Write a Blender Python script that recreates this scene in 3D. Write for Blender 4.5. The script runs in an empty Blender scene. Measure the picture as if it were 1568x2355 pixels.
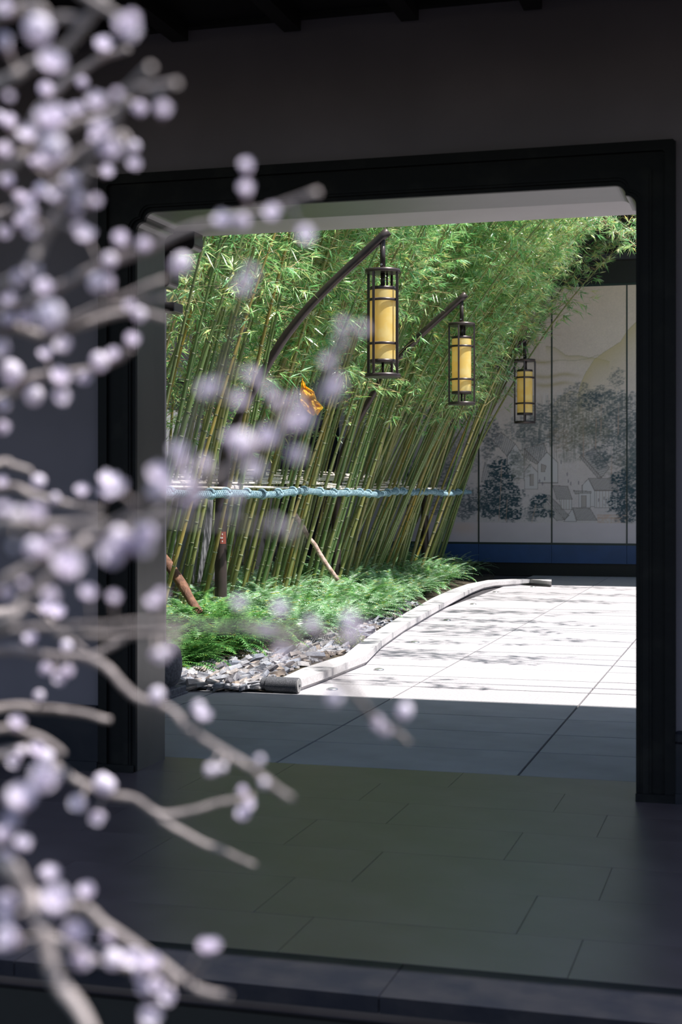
import bpy, bmesh, math, random
import numpy as np
from mathutils import Vector, Matrix, noise

# ------------------------------------------------------------------ camera
TH = math.radians(16.0)
F = 3400.0
CX, HY = 784.0, 1128.0
EYE = 1.5
sc = bpy.context.scene
cd = bpy.data.cameras.new('camera'); cam = bpy.data.objects.new('camera', cd)
sc.collection.objects.link(cam); sc.camera = cam
cam.location = (0, 0, EYE); cam.rotation_euler = (math.pi/2, 0, TH)
cd.sensor_fit = 'VERTICAL'; cd.sensor_height = 36; cd.sensor_width = 24
cd.lens = F/2355*36
cd.shift_y = -(1177.5-HY)/2355
cd.clip_start = .05; cd.clip_end = 200
cd.dof.use_dof = True; cd.dof.focus_distance = 14.5; cd.dof.aperture_fstop = 3.9
cd.dof.aperture_blades = 9

# ------------------------------------------------------------------ sky and sun
w = bpy.data.worlds.new('world'); sc.world = w; w.use_nodes = True
wn = w.node_tree; wn.nodes.clear()
sky = wn.nodes.new('ShaderNodeTexSky'); sky.sky_type = 'NISHITA'; sky.sun_disc = False
sky.sun_elevation = math.radians(68); sky.sun_rotation = math.radians(90); sky.air_density = 1.2
bgn = wn.nodes.new('ShaderNodeBackground'); bgn.inputs[1].default_value = .18
won = wn.nodes.new('ShaderNodeOutputWorld')
wn.links.new(sky.outputs[0], bgn.inputs[0]); wn.links.new(bgn.outputs[0], won.inputs[0])
sl = bpy.data.lights.new('sun', 'SUN'); sl.energy = 9.0; sl.angle = math.radians(.55); sl.color = (1, .965, .93)
so = bpy.data.objects.new('sun', sl); sc.collection.objects.link(so)
so.rotation_euler = Vector((.50, -.07, 1)).to_track_quat('Z', 'Y').to_euler()
so.location = (6, 12, 14)
sc.view_settings.view_transform = 'Standard'; sc.view_settings.look = 'None'
sc.view_settings.gamma = 1; sc.view_settings.use_curve_mapping = False
sc.view_settings.exposure = 0.0
sc.cycles.max_bounces = 8; sc.cycles.transparent_max_bounces = 16
sc.cycles.sample_clamp_indirect = 6

COL = sc.collection
R = random.Random(7)
S, C_ = math.sin(TH), math.cos(TH)

# pixel -> point of the place
def at_depth(px, py, z):
    r = (px-CX)/F
    return Vector((z*(-S+r*C_), z*(C_+r*S), EYE+z*(HY-py)/F))
def at_z(px, py, Z=0.0):
    return at_depth(px, py, (EYE-Z)*F/(py-HY))
def at_y(px, py, Y):
    r = (px-CX)/F
    return at_depth(px, py, Y/(C_+r*S))

# ------------------------------------------------------------------ materials
MATS = {}
def mat(name, col, rough=.6, metal=0, spec=.5, col2=None, nscale=20, ndet=4, bump=0, bscale=60, trans=0,
        rand=None, stretch=None, mixlo=.4, mixhi=.6, coat=0):
    m = bpy.data.materials.new(name); m.use_nodes = True
    nt = m.node_tree; b = nt.nodes['Principled BSDF']
    b.inputs['Roughness'].default_value = rough; b.inputs['Metallic'].default_value = metal
    b.inputs['Specular IOR Level'].default_value = spec
    b.inputs['Coat Weight'].default_value = coat
    tc = nt.nodes.new('ShaderNodeTexCoord'); vec = tc.outputs['Object']
    if stretch:
        mp = nt.nodes.new('ShaderNodeMapping'); mp.inputs['Scale'].default_value = stretch
        nt.links.new(vec, mp.inputs[0]); vec = mp.outputs[0]
    out = None
    if col2 is None: col2 = tuple(c*.82 for c in col)
    n = nt.nodes.new('ShaderNodeTexNoise'); n.inputs['Scale'].default_value = nscale; n.inputs['Detail'].default_value = ndet
    nt.links.new(vec, n.inputs['Vector'])
    rp = nt.nodes.new('ShaderNodeMapRange'); rp.inputs[1].default_value = mixlo; rp.inputs[2].default_value = mixhi
    nt.links.new(n.outputs[0], rp.inputs[0])
    mx = nt.nodes.new('ShaderNodeMix'); mx.data_type = 'RGBA'
    mx.inputs[6].default_value = (*col, 1); mx.inputs[7].default_value = (*col2, 1)
    nt.links.new(rp.outputs[0], mx.inputs[0]); out = mx.outputs[2]
    if rand:   # (kind, [(pos,col),...])
        kind, stops = rand
        if kind == 'island':
            g = nt.nodes.new('ShaderNodeNewGeometry'); src = g.outputs['Random Per Island']
        else:
            g = nt.nodes.new('ShaderNodeObjectInfo'); src = g.outputs['Random']
        cr = nt.nodes.new('ShaderNodeValToRGB'); el = cr.color_ramp.elements
        while len(el) > 1: el.remove(el[-1])
        el[0].position = stops[0][0]; el[0].color = (*stops[0][1], 1)
        for p, c in stops[1:]:
            e = el.new(p); e.color = (*c, 1)
        nt.links.new(src, cr.inputs[0])
        m2 = nt.nodes.new('ShaderNodeMix'); m2.data_type = 'RGBA'; m2.blend_type = 'MULTIPLY'; m2.inputs[0].default_value = 1
        nt.links.new(out, m2.inputs[6]); nt.links.new(cr.outputs[0], m2.inputs[7]); out = m2.outputs[2]
    nt.links.new(out, b.inputs['Base Color'])
    if bump:
        bn = nt.nodes.new('ShaderNodeTexNoise'); bn.inputs['Scale'].default_value = bscale; bn.inputs['Detail'].default_value = 5
        nt.links.new(vec, bn.inputs['Vector'])
        bp = nt.nodes.new('ShaderNodeBump'); bp.inputs['Strength'].default_value = bump; bp.inputs['Distance'].default_value = .02
        nt.links.new(bn.outputs[0], bp.inputs['Height']); nt.links.new(bp.outputs[0], b.inputs['Normal'])
    if trans:
        tr = nt.nodes.new('ShaderNodeBsdfTranslucent'); nt.links.new(out, tr.inputs[0])
        ms = nt.nodes.new('ShaderNodeMixShader'); ms.inputs[0].default_value = trans
        o = nt.nodes['Material Output']
        nt.links.new(b.outputs[0], ms.inputs[1]); nt.links.new(tr.outputs[0], ms.inputs[2]); nt.links.new(ms.outputs[0], o.inputs[0])
    MATS[name] = m
    return m

M_plaster = mat('grey_plaster', (.145, .125, .15), .85, col2=(.125, .108, .13), nscale=1.5, bump=.05, bscale=200)
M_frame = mat('black_stone', (.004, .004, .0055), .5, spec=.14, col2=(.014, .0135, .013), nscale=6, ndet=8, bump=.08, bscale=30, mixlo=.5, mixhi=.8)
M_reveal = mat('reveal_stone', (.10, .088, .078), .34, col2=(.075, .066, .058), nscale=3.5, ndet=8, stretch=(1, 1, .6), bump=.01, spec=.55)
M_black = mat('black_wood', (.008, .0075, .008), .5)
M_beam = mat('beam_panel', (.46, .42, .425), .45, col2=(.43, .39, .39), nscale=2)
M_column = mat('column_paint', (.30, .27, .26), .4, col2=(.26, .235, .23), nscale=2)
M_drum = mat('column_base_stone', (.12, .12, .14), .75, col2=(.07, .07, .085), nscale=40, bump=.3, bscale=60)
M_floor = mat('honed_dark_stone', (.095, .068, .076), .34, spec=1.0, col2=(.122, .090, .098), nscale=3, ndet=8, bump=.015, bscale=25)
M_border = mat('border_dark_stone', (.015, .015, .021), .5, spec=.2, col2=(.008, .009, .016), nscale=5, ndet=8, bump=.04, bscale=30)
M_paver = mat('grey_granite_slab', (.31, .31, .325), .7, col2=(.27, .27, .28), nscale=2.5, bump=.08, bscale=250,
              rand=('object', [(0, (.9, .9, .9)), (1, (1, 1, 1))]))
M_court = mat('pale_granite_slab', (.45, .43, .445), .75, col2=(.36, .34, .35), nscale=55, ndet=8, bump=.12, bscale=90,
              rand=('object', [(0, (.93, .93, .93)), (1, (1, 1, 1))]))
M_joint = mat('joint_mortar', (.05, .045, .05), .9)
M_curb = mat('pale_curb_stone', (.54, .52, .525), .7, col2=(.46, .44, .44), nscale=45, bump=.12, bscale=90)
M_roll = mat('dark_granite', (.06, .062, .07), .7, col2=(.15, .15, .165), nscale=160, ndet=2, mixlo=.45, mixhi=.7)
M_rollend = mat('granite_end', (.30, .29, .29), .7, col2=(.2, .2, .2), nscale=90)
M_slate = mat('slate_chip', (.36, .355, .37), .55, col2=(.17, .175, .20), nscale=12, bump=.3, bscale=40,
              rand=('object', [(0, (.55, .6, .7)), (.35, (1, 1, 1)), (.6, (1.1, 1.05, 1)), (.85, (1, .8, .62)), (1, (.45, .45, .5))]))
M_slate_i = mat('slate_chip_small', (.36, .355, .37), .55, col2=(.17, .175, .20), nscale=12, bump=.3, bscale=40,
              rand=('island', [(0, (.5, .55, .65)), (.35, (1, 1, 1)), (.6, (1.1, 1.05, 1)), (.85, (1, .8, .6)), (1, (.45, .45, .5))]))
M_soil = mat('soil', (.07, .05, .03), .95, col2=(.035, .03, .02), nscale=30, bump=.6, bscale=40)
M_fern2 = mat('dark_fern_leaf', (.13, .33, .08), .35, spec=.6, col2=(.07, .22, .05), nscale=9, trans=.3,
             rand=('island', [(0, (.4, .6, .5)), (.5, (1, 1, 1)), (.9, (2, 1.5, 1.8)), (1, (2.6, 1.1, .4))]))
M_fern = mat('fern_leaf', (.36, .54, .31), .3, spec=.8, col2=(.19, .40, .17), nscale=9, trans=.3,
             rand=('island', [(0, (.35, .5, .35)), (.3, (.7, .85, .65)), (.6, (1, 1, 1)), (.80, (1.7, 1.5, 1.9)), (.9, (2.2, 1.6, 2.6)), (.96, (1.5, .9, .3)), (1, (1.4, .8, .3))]))  # whitish stops are highlights put into the frond colour
M_leaf = mat('bamboo_leaf', (.46, .66, .30), .27, spec=1.0, col2=(.19, .47, .17), nscale=3, trans=.38,
             rand=('island', [(0, (.55, .75, .7)), (.3, (.85, .95, .8)), (.62, (1.15, 1.15, 1)), (.74, (1.8, 1.2, 1.1)), (.86, (2.0, 1.1, .7)), (.92, (2.1, 1.5, 2.4)), (1, (2.1, 1.6, 2.8))]))  # palest stops put glossy glints into the leaf colour
M_stem = mat('bamboo_stem', (.21, .25, .085), .38, col2=(.15, .20, .07), nscale=4, stretch=(1, 1, .4),
             rand=('object', [(0, (.65, .9, .75)), (.45, (1, 1, 1)), (.72, (1.35, 1.1, .95)), (.88, (1.5, 1.05, 1.2)), (.95, (2.0, 1.2, .5)), (1, (.65, .5, .6))]))
M_node = mat('bamboo_node', (.09, .10, .035), .5, col2=(.3, .32, .2), nscale=20)
M_twig = mat('bamboo_twig', (.58, .46, .28), .5, rand=('island', [(0, (.7, .9, .7)), (1, (1.3, 1, .9))]))
M_lwall = mat('pale_garden_wall', (.25, .25, .265), .85, col2=(.19, .19, .21), nscale=1.2)
M_dark = mat('dark_timber', (.025, .025, .028), .7)
M_bronze = mat('bronze_metal', (.075, .055, .05), .34, metal=.45, col2=(.055, .042, .04), nscale=6)
M_shade = mat('amber_shade', (.90, .66, .20), .16, spec=.6, col2=(.92, .76, .34), nscale=7, ndet=6, trans=.45, coat=.3)
nt = M_shade.node_tree; b_ = nt.nodes['Principled BSDF']; b_.inputs['Emission Color'].default_value = (1, .70, .22, 1); b_.inputs['Emission Strength'].default_value = .16   # faint glow added to brighten the shades, lamps assumed on
M_teal = mat('teal_cord', (.27, .40, .45), .6, col2=(.15, .26, .31), nscale=25, bump=.4, bscale=80)
M_rod = mat('bleached_rod', (.95, .88, .80), .5, col2=(.8, .70, .60), nscale=15)
M_bark = mat('brown_stake', (.20, .095, .055), .8, col2=(.11, .05, .03), nscale=20, stretch=(1, 1, .2), bump=.6, bscale=40)
M_palestake = mat('pale_stake', (.58, .42, .36), .8, col2=(.3, .2, .16), nscale=14, bump=.4)
M_yellow = mat('yellow_sheet', (1.0, .76, .08), .45, col2=(1.0, .58, .04), nscale=14, bump=.4, bscale=20, trans=.35)
M_navy = mat('navy_panel', (.022, .072, .21), .45, col2=(.018, .06, .17), nscale=2)
M_petal = mat('petal', (.88, .82, .90), .6, col2=(.82, .76, .86), nscale=30, trans=.45)
M_calyx = mat('calyx', (.45, .33, .35), .7)
M_twigbark = mat('plum_bark', (.32, .275, .265), .75, col2=(.20, .17, .165), nscale=28, bump=.5, bscale=50)
M_water = mat('pond_water', (.003, .004, .006), .06, spec=.5, bump=.1, bscale=4)
M_stud = mat('steel_stud', (.75, .75, .75), .25, metal=.8)
M_seam = mat('dark_green_seam', (.012, .03, .028), .4)
M_sticker = mat('red_sticker', (.25, .06, .04), .5)
M_white = mat('white_print', (.7, .7, .7), .5)
M_rooftile = mat('grey_roof', (.05, .055, .065), .7)

# ------------------------------------------------------------------ mesh helpers
def obj(name, bm, m, parent=None, smooth=False):
    me = bpy.data.meshes.new(name); bm.to_mesh(me); bm.free()
    ms = m if isinstance(m, (list, tuple)) else [m]
    for x in ms: me.materials.append(x)
    if smooth:
        for p in me.polygons: p.use_smooth = True
    o = bpy.data.objects.new(name, me); COL.objects.link(o)
    if parent: o.parent = parent
    return o
def tag(o, label=None, cat=None, group=None, kind=None):
    if label: o['label'] = label
    if cat: o['category'] = cat
    if group: o['group'] = group
    if kind: o['kind'] = kind
    return o
def empty(name, loc, label, cat, group=None, rz=0):
    o = bpy.data.objects.new(name, None); COL.objects.link(o); o.location = loc; o.rotation_euler.z = rz
    o.empty_display_size = .2
    return tag(o, label, cat, group)
def struct(name, bm, m, parent=None, smooth=False):
    o = obj(name, bm, m, parent, smooth)
    if not parent: o['kind'] = 'structure'
    return o
def box(bm, x0, x1, y0, y1, z0, z1, mi=0, bev=0):
    vs = [bm.verts.new(p) for p in ((x0,y0,z0),(x1,y0,z0),(x1,y1,z0),(x0,y1,z0),(x0,y0,z1),(x1,y0,z1),(x1,y1,z1),(x0,y1,z1))]
    fs = [bm.faces.new([vs[i] for i in f]) for f in ((3,2,1,0),(4,5,6,7),(0,1,5,4),(1,2,6,5),(2,3,7,6),(3,0,4,7))]
    for f in fs: f.material_index = mi
    if bev:
        es = set(e for f in fs for e in f.edges)
        bmesh.ops.bevel(bm, geom=list(es), offset=bev, segments=1, affect='EDGES')
    return vs
def bx(x0, x1, y0, y1, z0, z1, bev=0):
    bm = bmesh.new(); box(bm, x0, x1, y0, y1, z0, z1, 0, bev); return bm
def tube(bm, pts, rad, n=8, mi=0, cap=True):
    pts = [Vector(p) for p in pts]
    if not isinstance(rad, (list, tuple)): rad = [rad]*len(pts)
    rings = []; up = Vector((0.13, .9, .2)).normalized()
    for i, p in enumerate(pts):
        t = (pts[min(i+1, len(pts)-1)]-pts[max(i-1, 0)])
        t = t.normalized() if t.length > 1e-9 else Vector((0, 0, 1))
        a = t.cross(up)
        if a.length < .05: a = t.cross(Vector((1, 0, 0)))
        a.normalize(); b = t.cross(a)
        up = b.cross(t)*-1 if False else up
        rings.append([bm.verts.new(p+rad[i]*(math.cos(2*math.pi*k/n)*a+math.sin(2*math.pi*k/n)*b)) for k in range(n)])
    for i in range(len(rings)-1):
        for k in range(n):
            f = bm.faces.new((rings[i][k], rings[i][(k+1) % n], rings[i+1][(k+1) % n], rings[i+1][k])); f.material_index = mi; f.smooth = True
    if cap:
        f = bm.faces.new(rings[0][::-1]); f.material_index = mi
        f = bm.faces.new(rings[-1]); f.material_index = mi
def lathe(bm, prof, n=24, c=(0, 0, 0), mi=0, sq=None):
    rings = []
    for r, z in prof:
        rings.append([bm.verts.new((c[0]+r*math.cos(2*math.pi*k/n), c[1]+r*math.sin(2*math.pi*k/n), c[2]+z)) for k in range(n)])
    for i in range(len(rings)-1):
        for k in range(n):
            f = bm.faces.new((rings[i][k], rings[i][(k+1) % n], rings[i+1][(k+1) % n], rings[i+1][k])); f.material_index = mi; f.smooth = True
    return rings
def capped(bm, prof, n=24, c=(0, 0, 0), mi=0):
    r = lathe(bm, prof, n, c, mi)
    bm.faces.new(r[0][::-1]).material_index = mi; bm.faces.new(r[-1]).material_index = mi
def extr(bm, poly, y0, y1, mi=0):
    """closed polygon in XZ, extruded along Y"""
    a = [bm.verts.new((x, y0, z)) for x, z in poly]; b = [bm.verts.new((x, y1, z)) for x, z in poly]
    n = len(poly)
    bm.faces.new(a).material_index = mi; bm.faces.new(b[::-1]).material_index = mi
    for i in range(n):
        bm.faces.new((a[i], b[i], b[(i+1) % n], a[(i+1) % n])).material_index = mi
def catmull(pts, per=6):
    pts = [Vector(p) for p in pts]; out = []
    if len(pts) < 3:
        for i in range(per+1): out.append(pts[0].lerp(pts[-1], i/per))
        return out
    P = [pts[0]*2-pts[1]]+pts+[pts[-1]*2-pts[-2]]
    for i in range(1, len(P)-2):
        for k in range(per):
            t = k/per; a, b, c, d = P[i-1], P[i], P[i+1], P[i+2]
            out.append(.5*((2*b)+(c-a)*t+(2*a-5*b+4*c-d)*t*t+(3*b-a-3*c+d)*t**3))
    out.append(pts[-1]); return out

# ------------------------------------------------------------------ portal wall
Y0, Y1 = 7.29, 7.67
XL, XR, ZT = -3.223, -.600, 2.98
OXL, OXR, OZT = -3.43, -.412, 3.185
CEIL = 3.95
WX0, WX1 = -9.5, 4.0

def profile(d=0.0, s=.05, n=6):
    """open polyline of the scalloped opening from the foot of the left jamb, over, to the foot of the right one"""
    xl, xr, zt = XL-d, XR+d, ZT+d
    s = s+d*.35
    left = [(xl, 0.0)]
    for cx, cz in ((xl+s, zt-2*s), (xl+2*s, zt-s)):
        for k in range(n+1):
            a = math.pi-math.pi/2*k/n
            left.append((cx+s*math.cos(a), cz+s*math.sin(a)))
    right = [(xl+xr-x, z) for x, z in left][::-1]
    return left+right
def outer_like(pr, d0):
    """matching outline with square corners"""
    out = []; n = len(pr); h = n//2
    xl, xr, zt = d0
    for i, (x, z) in enumerate(pr):
        if i == 0: out.append((xl, 0.0)); continue
        if i == n-1: out.append((xr, 0.0)); continue
        j = i if i < h else n-1-i
        t = (j-1)/(h-2)
        if t < .5: p = (xl, zt-.16*(1-2*t))
        else: p = (xl+.16*(2*t-1), zt)
        out.append(p if i < h else (xl+xr-p[0], p[1]))
    return out
def ring(bm, inner, outer, ya, yb, mi=0):
    n = len(inner)
    A = [bm.verts.new((x, ya, z)) for x, z in inner]; B = [bm.verts.new((x, ya, z)) for x, z in outer]
    A2 = [bm.verts.new((x, yb, z)) for x, z in inner]; B2 = [bm.verts.new((x, yb, z)) for x, z in outer]
    for i in range(n-1):
        for q in ((A[i], B[i], B[i+1], A[i+1]), (A2[i+1], B2[i+1], B2[i], A2[i]), (A[i+1], A2[i+1], A2[i], A[i]), (B[i], B2[i], B2[i+1], B[i+1])):
            bm.faces.new(q).material_index = mi
    for i in (0, n-1): 
        bm.faces.new((A[i], A2[i], B2[i], B[i]))

bm = bmesh.new()
box(bm, WX0, OXL, Y0, Y1, -.3, CEIL+.2); box(bm, OXR, WX1, Y0, Y1, -.3, CEIL+.2); box(bm, OXL, OXR, Y0, Y1, OZT, CEIL+.2)
struct('wall_portal', bm, M_plaster)
# reveal lining and moulded black frame
frm = empty('portal_frame', ((XL+XR)/2, Y0, 0), 'black moulded stone frame with scalloped corners around the opening', 'door frame')
def framepart(name, bm, m, sm=False):
    o = obj(name, bm, m, frm, sm); o.location = (-frm.location.x, -frm.location.y, 0); return o
p0 = profile(0)
full = (OXL, OXR, OZT)
bm = bmesh.new(); ring(bm, p0, outer_like(p0, full), Y0+.004, Y1); tag(framepart('reveal', bm, M_reveal), 'grey brown polished stone reveal inside the opening')
bm = bmesh.new(); ring(bm, p0, outer_like(p0, full), Y0-.022, Y0+.003); framepart('frame_face', bm, M_frame)
bm = bmesh.new(); p1 = profile(.022); ring(bm, p1, outer_like(p1, (XL-.075, XR+.075, ZT+.075)), Y0-.036, Y0-.0225); framepart('inner_moulding', bm, M_frame)
bm = bmesh.new(); p2 = profile(.034); ring(bm, p2, outer_like(p2, (XL-.062, XR+.062, ZT+.062)), Y0-.044, Y0-.0365); framepart('bead', bm, M_frame)
oo = outer_like(p0, full); oi = outer_like(p0, (OXL+.05, OXR-.05, OZT-.05))
bm = bmesh.new(); ring(bm, oi, oo, Y0-.045, Y0-.0225); framepart('outer_moulding', bm, M_frame)
for x in (OXL-.01, XR-.0):
    bm = bmesh.new(); box(bm, x, x+.217 if x < -2 else OXR+.01, Y0-.055, Y0-.046, .0, .04); framepart('plinth_block', bm, M_frame)
# plinths along the wall
for nm, a, b in (('baseboard_left', WX0, OXL), ('baseboard_right', OXR, WX1)):
    bm = bmesh.new(); box(bm, a, b, Y0-.05, Y0, 0, .29, bev=.004); box(bm, a, b, Y0-.065, Y0, .29, .345, bev=.01); box(bm, a, b, Y0-.062, Y0, 0, .05)
    struct(nm, bm, M_border)
# eave / ceilings
bm = bmesh.new(); box(bm, WX0, WX1, 4.35, Y0, CEIL, CEIL+.18); box(bm, WX0, WX1, Y0-.05, Y0, CEIL-.02, CEIL)
k = -9.2
while k < 4: box(bm, k, k+.09, 4.45, Y0-.05, CEIL-.09, CEIL-.0); k += .62
box(bm, WX0, WX1, 4.3, 4.45, CEIL-.22, CEIL+.2)
struct('ceiling_front_eave', bm, M_black)
bm = bmesh.new(); box(bm, WX0, WX1, Y1, 10.10, 3.355, 3.66); struct('ceiling_veranda', bm, M_beam)
bm = bmesh.new()
extr(bm, [(WX0, 0), (WX1, 0), (WX1, .02), (WX0, .02)], 0, 1); bm.clear()
rb = bmesh.new(); vs = [rb.verts.new(p) for p in ((WX0, 4.2, 4.16), (WX1, 4.2, 4.16), (WX1, 7.4, 5.4), (WX0, 7.4, 5.4), (WX0, 10.10, 3.66), (WX1, 10.10, 3.66))]
rb.faces.new((vs[0], vs[1], vs[2], vs[3])); rb.faces.new((vs[3], vs[2], vs[5], vs[4]))
struct('roof_near', rb, M_rooftile)
bm.free()
# floor of the near platform: individual slabs
near = bpy.data.objects.new('floor_platform', None); COL.objects.link(near); near['kind'] = 'structure'
bm = bmesh.new(); box(bm, WX0, WX1, 4.32, 7.735, -.9, -.012); obj('bedding', bm, M_floor, near)
rows = [(4.56, 4.97), (4.97, 5.46), (5.46, 5.95), (5.95, 6.45), (6.45, 6.90), (6.90, 7.33), (7.33, 7.735)]
me_cache = {}
def slab(name, x0, x1, y0, y1, z, m, parent, gap=.004, th=.012, dz=0):
    key = (round(x1-x0, 3), round(y1-y0, 3), m.name, round(gap, 4))
    if key not in me_cache:
        b = bx(gap/2, x1-x0-gap/2, gap/2, y1-y0-gap/2, -th, 0)
        me = bpy.data.meshes.new(name); b.to_mesh(me); b.free(); me.materials.append(m); me_cache[key] = me
    o = bpy.data.objects.new(name, me_cache[key]); COL.objects.link(o); o.parent = parent; o.location = (x0, y0, z+dz)
    return o
for i, (a, b) in enumerate(rows):
    off = [-.584, -.809, -.584, -1.02, -.70, -.95, -.60][i]
    x = off-8*.94
    while x < 3.2:
        slab('stone_slab', x, x+.94, a, b, 0, M_floor, near, .0025, dz=R.uniform(-.0003, .0003)); x += .94
x = WX0
while x < WX1-1:
    slab('border_slab', x, x+1.2, 4.24, 4.56, 0, M_border, near, .004, th=.05); x += 1.2
bm = bmesh.new(); box(bm, WX0, WX1, 4.27, 4.3, -.9, -.1); obj('riser', bm, M_black, near)
# pond in front, with its bed
bm = bmesh.new(); box(bm, -9.5, 6, -6, 4.27, -.62, -.5); struct('pond_water', bm, M_water)
bm = bmesh.new(); box(bm, -9.5, 6, -6.3, 4.27, -1.0, -.9); struct('pond_floor', bm, M_black)

# ------------------------------------------------------------------ veranda column, spandrel, beam
colm = empty('veranda_column', (-4.30, 10.0, 0), 'grey square veranda column on a round stone base, left inside the opening', 'column')
bm = bmesh.new(); box(bm, -.08, .08, -.08, .08, .37, 3.355, bev=.01); obj('shaft', bm, M_column, colm)
bm = bmesh.new(); lathe(bm, [(.0, .372), (.16, .372), (.185, .36), (.205, .33), (.217, .27), (.217, .19), (.205, .13), (.18, .09), (.165, .075), (.175, .06)], 32)
obj('stone_drum', bm, M_drum, colm)
bm = bmesh.new(); box(bm, -.19, .19, -.19, .19, 0, .062, bev=.008); box(bm, -.2, .2, -.2, .2, 0, .018, bev=.003); obj('base_block', bm, M_drum, colm)
def scallop_board(x0, x1, z0, z1, r):
    pts = [(x0, z1), (x0, z0)]
    for k in range(7):
        a = -math.pi/2+math.pi/2*k/6
        pts.append((x1-r+r*math.cos(a), z0+r+r*math.sin(a)))
    pts.append((x1, z1)); return pts
sp = empty('corner_spandrel', (-4.18, 10.0, 3.2), 'dark stepped corner board between the veranda column and soffit', 'bracket')
for (a, b, c, d) in ((-4.185, -3.93, 3.225, 3.355), (-4.185, -4.12, 2.965, 3.225), (-4.185, -4.085, 2.79, 2.855)):
    bm = bmesh.new(); extr(bm, scallop_board(a, b, c, d, .045 if d > 3 else .004), 9.885, 9.90)
    extr(bm, scallop_board(a, b, c, d, .045 if d > 3 else .004), 9.9005, 10.06, 1)
    o = obj('board', bm, [M_dark, M_reveal], sp); o.location = -sp.location

# ------------------------------------------------------------------ paving outside
pav = bpy.data.objects.new('floor_courtyard', None); COL.objects.link(pav); pav['kind'] = 'structure'
bm = bmesh.new(); box(bm, WX0, 5.5, 7.735, 27, -.12, -.013); obj('bedding', bm, M_joint, pav)
ys = [7.735, 8.45, 9.08, 9.71, 10.38, 11.02, 11.67, 12.32]
while ys[-1] < 23: ys.append(ys[-1]+1.27)
ys += [24.6, 26.0]
for i in range(len(ys)-1):
    a, b = ys[i], ys[i+1]
    for kx in range(-4, 5):
        x0 = -1.25+1.34*kx; x1 = x0+1.34
        if b > 10.4 and x0 < -4.9+.0: continue
        if b > 10.4 and b < 12 and x0 < -5.2: continue
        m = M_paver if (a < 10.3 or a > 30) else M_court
        slab('paving_slab', x0, x1, a, b, 0, m, pav, .014 if a < 10.3 else .013, dz=R.uniform(-.001, .001))

# ------------------------------------------------------------------ scroll-shaped curb
rp = [(684, 1593), (742, 1572), (797, 1549), (844, 1530), (880, 1492), (930, 1456), (1000, 1414), (1050, 1386), (1086, 1367), (1113, 1356), (1139, 1351), (1201, 1346), (1268, 1343)]
lp = [(640, 1562), (695, 1537), (750, 1519), (791, 1507), (828, 1477), (878, 1443), (935, 1408), (995, 1375), (1035, 1357), (1075, 1343), (1122, 1334), (1201, 1330.5), (1268, 1337)]
HC = .09
curb = empty('scroll_curb', at_z(684, 1593), 'long pale stone curb shaped like an unrolled scroll beside the courtyard', 'curb')
rw = [at_z(*p, 0) for p in rp]; lw = [at_z(*p, HC) for p in lp]
for i in range(len(rw)):
    rw[i].z = 0; lw[i].z = 0
# keep the band's width believable
for i in range(len(rw)-1):
    bm = bmesh.new()
    a, b, c, d = rw[i], rw[i+1], lw[i+1], lw[i]
    def strip(z0, z1, ins, top=True):
        mid = (a+b+c+d)/4
        q = []
        for p, o_ in ((a, d), (b, c), (c, b), (d, a)):
            q.append(p+(o_-p)*ins)
        lo = [bm.verts.new((p.x, p.y, z0)) for p in q]; hi = [bm.verts.new((p.x, p.y, z1)) for p in q]
        bm.faces.new(hi); bm.faces.new(lo[::-1])
        for k in range(4): bm.faces.new((lo[k], lo[(k+1) % 4], hi[(k+1) % 4], hi[k]))
    strip(0, .03, .12); strip(.03, HC, 0)
    bmesh.ops.recalc_face_normals(bm, faces=bm.faces)
    o = obj('curb_segment', bm, M_curb, curb); o.location = -curb.location
rl = empty('stone_roller', at_z(642, 1597), 'dark granite roller at the near end of the pale scroll curb', 'roller')
pa = at_z(612, 1592, 0); pb = at_z(684, 1596, 0)
pa = Vector((pa.x, pa.y, .0)); d_ = Vector((1, .0, 0)); pb = Vector((pb.x, pb.y+.03, 0)); pa = Vector((pb.x-.25, pb.y+.02, 0))
def cyl(bm, p, q, prof, n=28, mi=0):
    ax = (q-p); L = ax.length; ax.normalize(); up = Vector((0, 0, 1)); s_ = ax.cross(up).normalized()
    rings = []
    for t, r in prof:
        c = p+ax*t*L
        rings.append([bm.verts.new(c+r*(math.cos(2*math.pi*k/n)*s_+math.sin(2*math.pi*k/n)*up)) for k in range(n)])
    for i in range(len(rings)-1):
        for k in range(n):
            f = bm.faces.new((rings[i][k], rings[i][(k+1) % n], rings[i+1][(k+1) % n], rings[i+1][k])); f.material_index = mi
    bm.faces.new(rings[0][::-1]); bm.faces.new(rings[-1])
RR = .058
up_ = Vector((0, 0, RR))
bm = bmesh.new(); cyl(bm, pa+up_, pb+up_, [(0, RR*.96), (.015, RR), (.985, RR), (1, RR*.96)]); o = obj('roll', bm, M_roll, rl); o.location = -rl.location
bm = bmesh.new(); cyl(bm, pa+up_+Vector((-.045, 0.004, 0)), pa+up_, [(0, RR*.7), (.2, RR*.8), (1, RR*.8)]); o = obj('sleeve', bm, M_roll, rl); o.location = -rl.location
bm = bmesh.new(); cyl(bm, pb+up_, pb+up_+Vector((.004, 0, 0)), [(0, RR*.9), (1, RR*.88)]); o = obj('end_disc', bm, M_rollend, rl); o.location = -rl.location  # paler disc: light falling on the end face put into its colour
bm = bmesh.new(); cyl(bm, pb+up_+Vector((.004, 0, 0)), pb+up_+Vector((.012, 0, 0)), [(0, RR*.2), (1, RR*.18)]); o = obj('pin', bm, M_roll, rl); o.location = -rl.location
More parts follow.
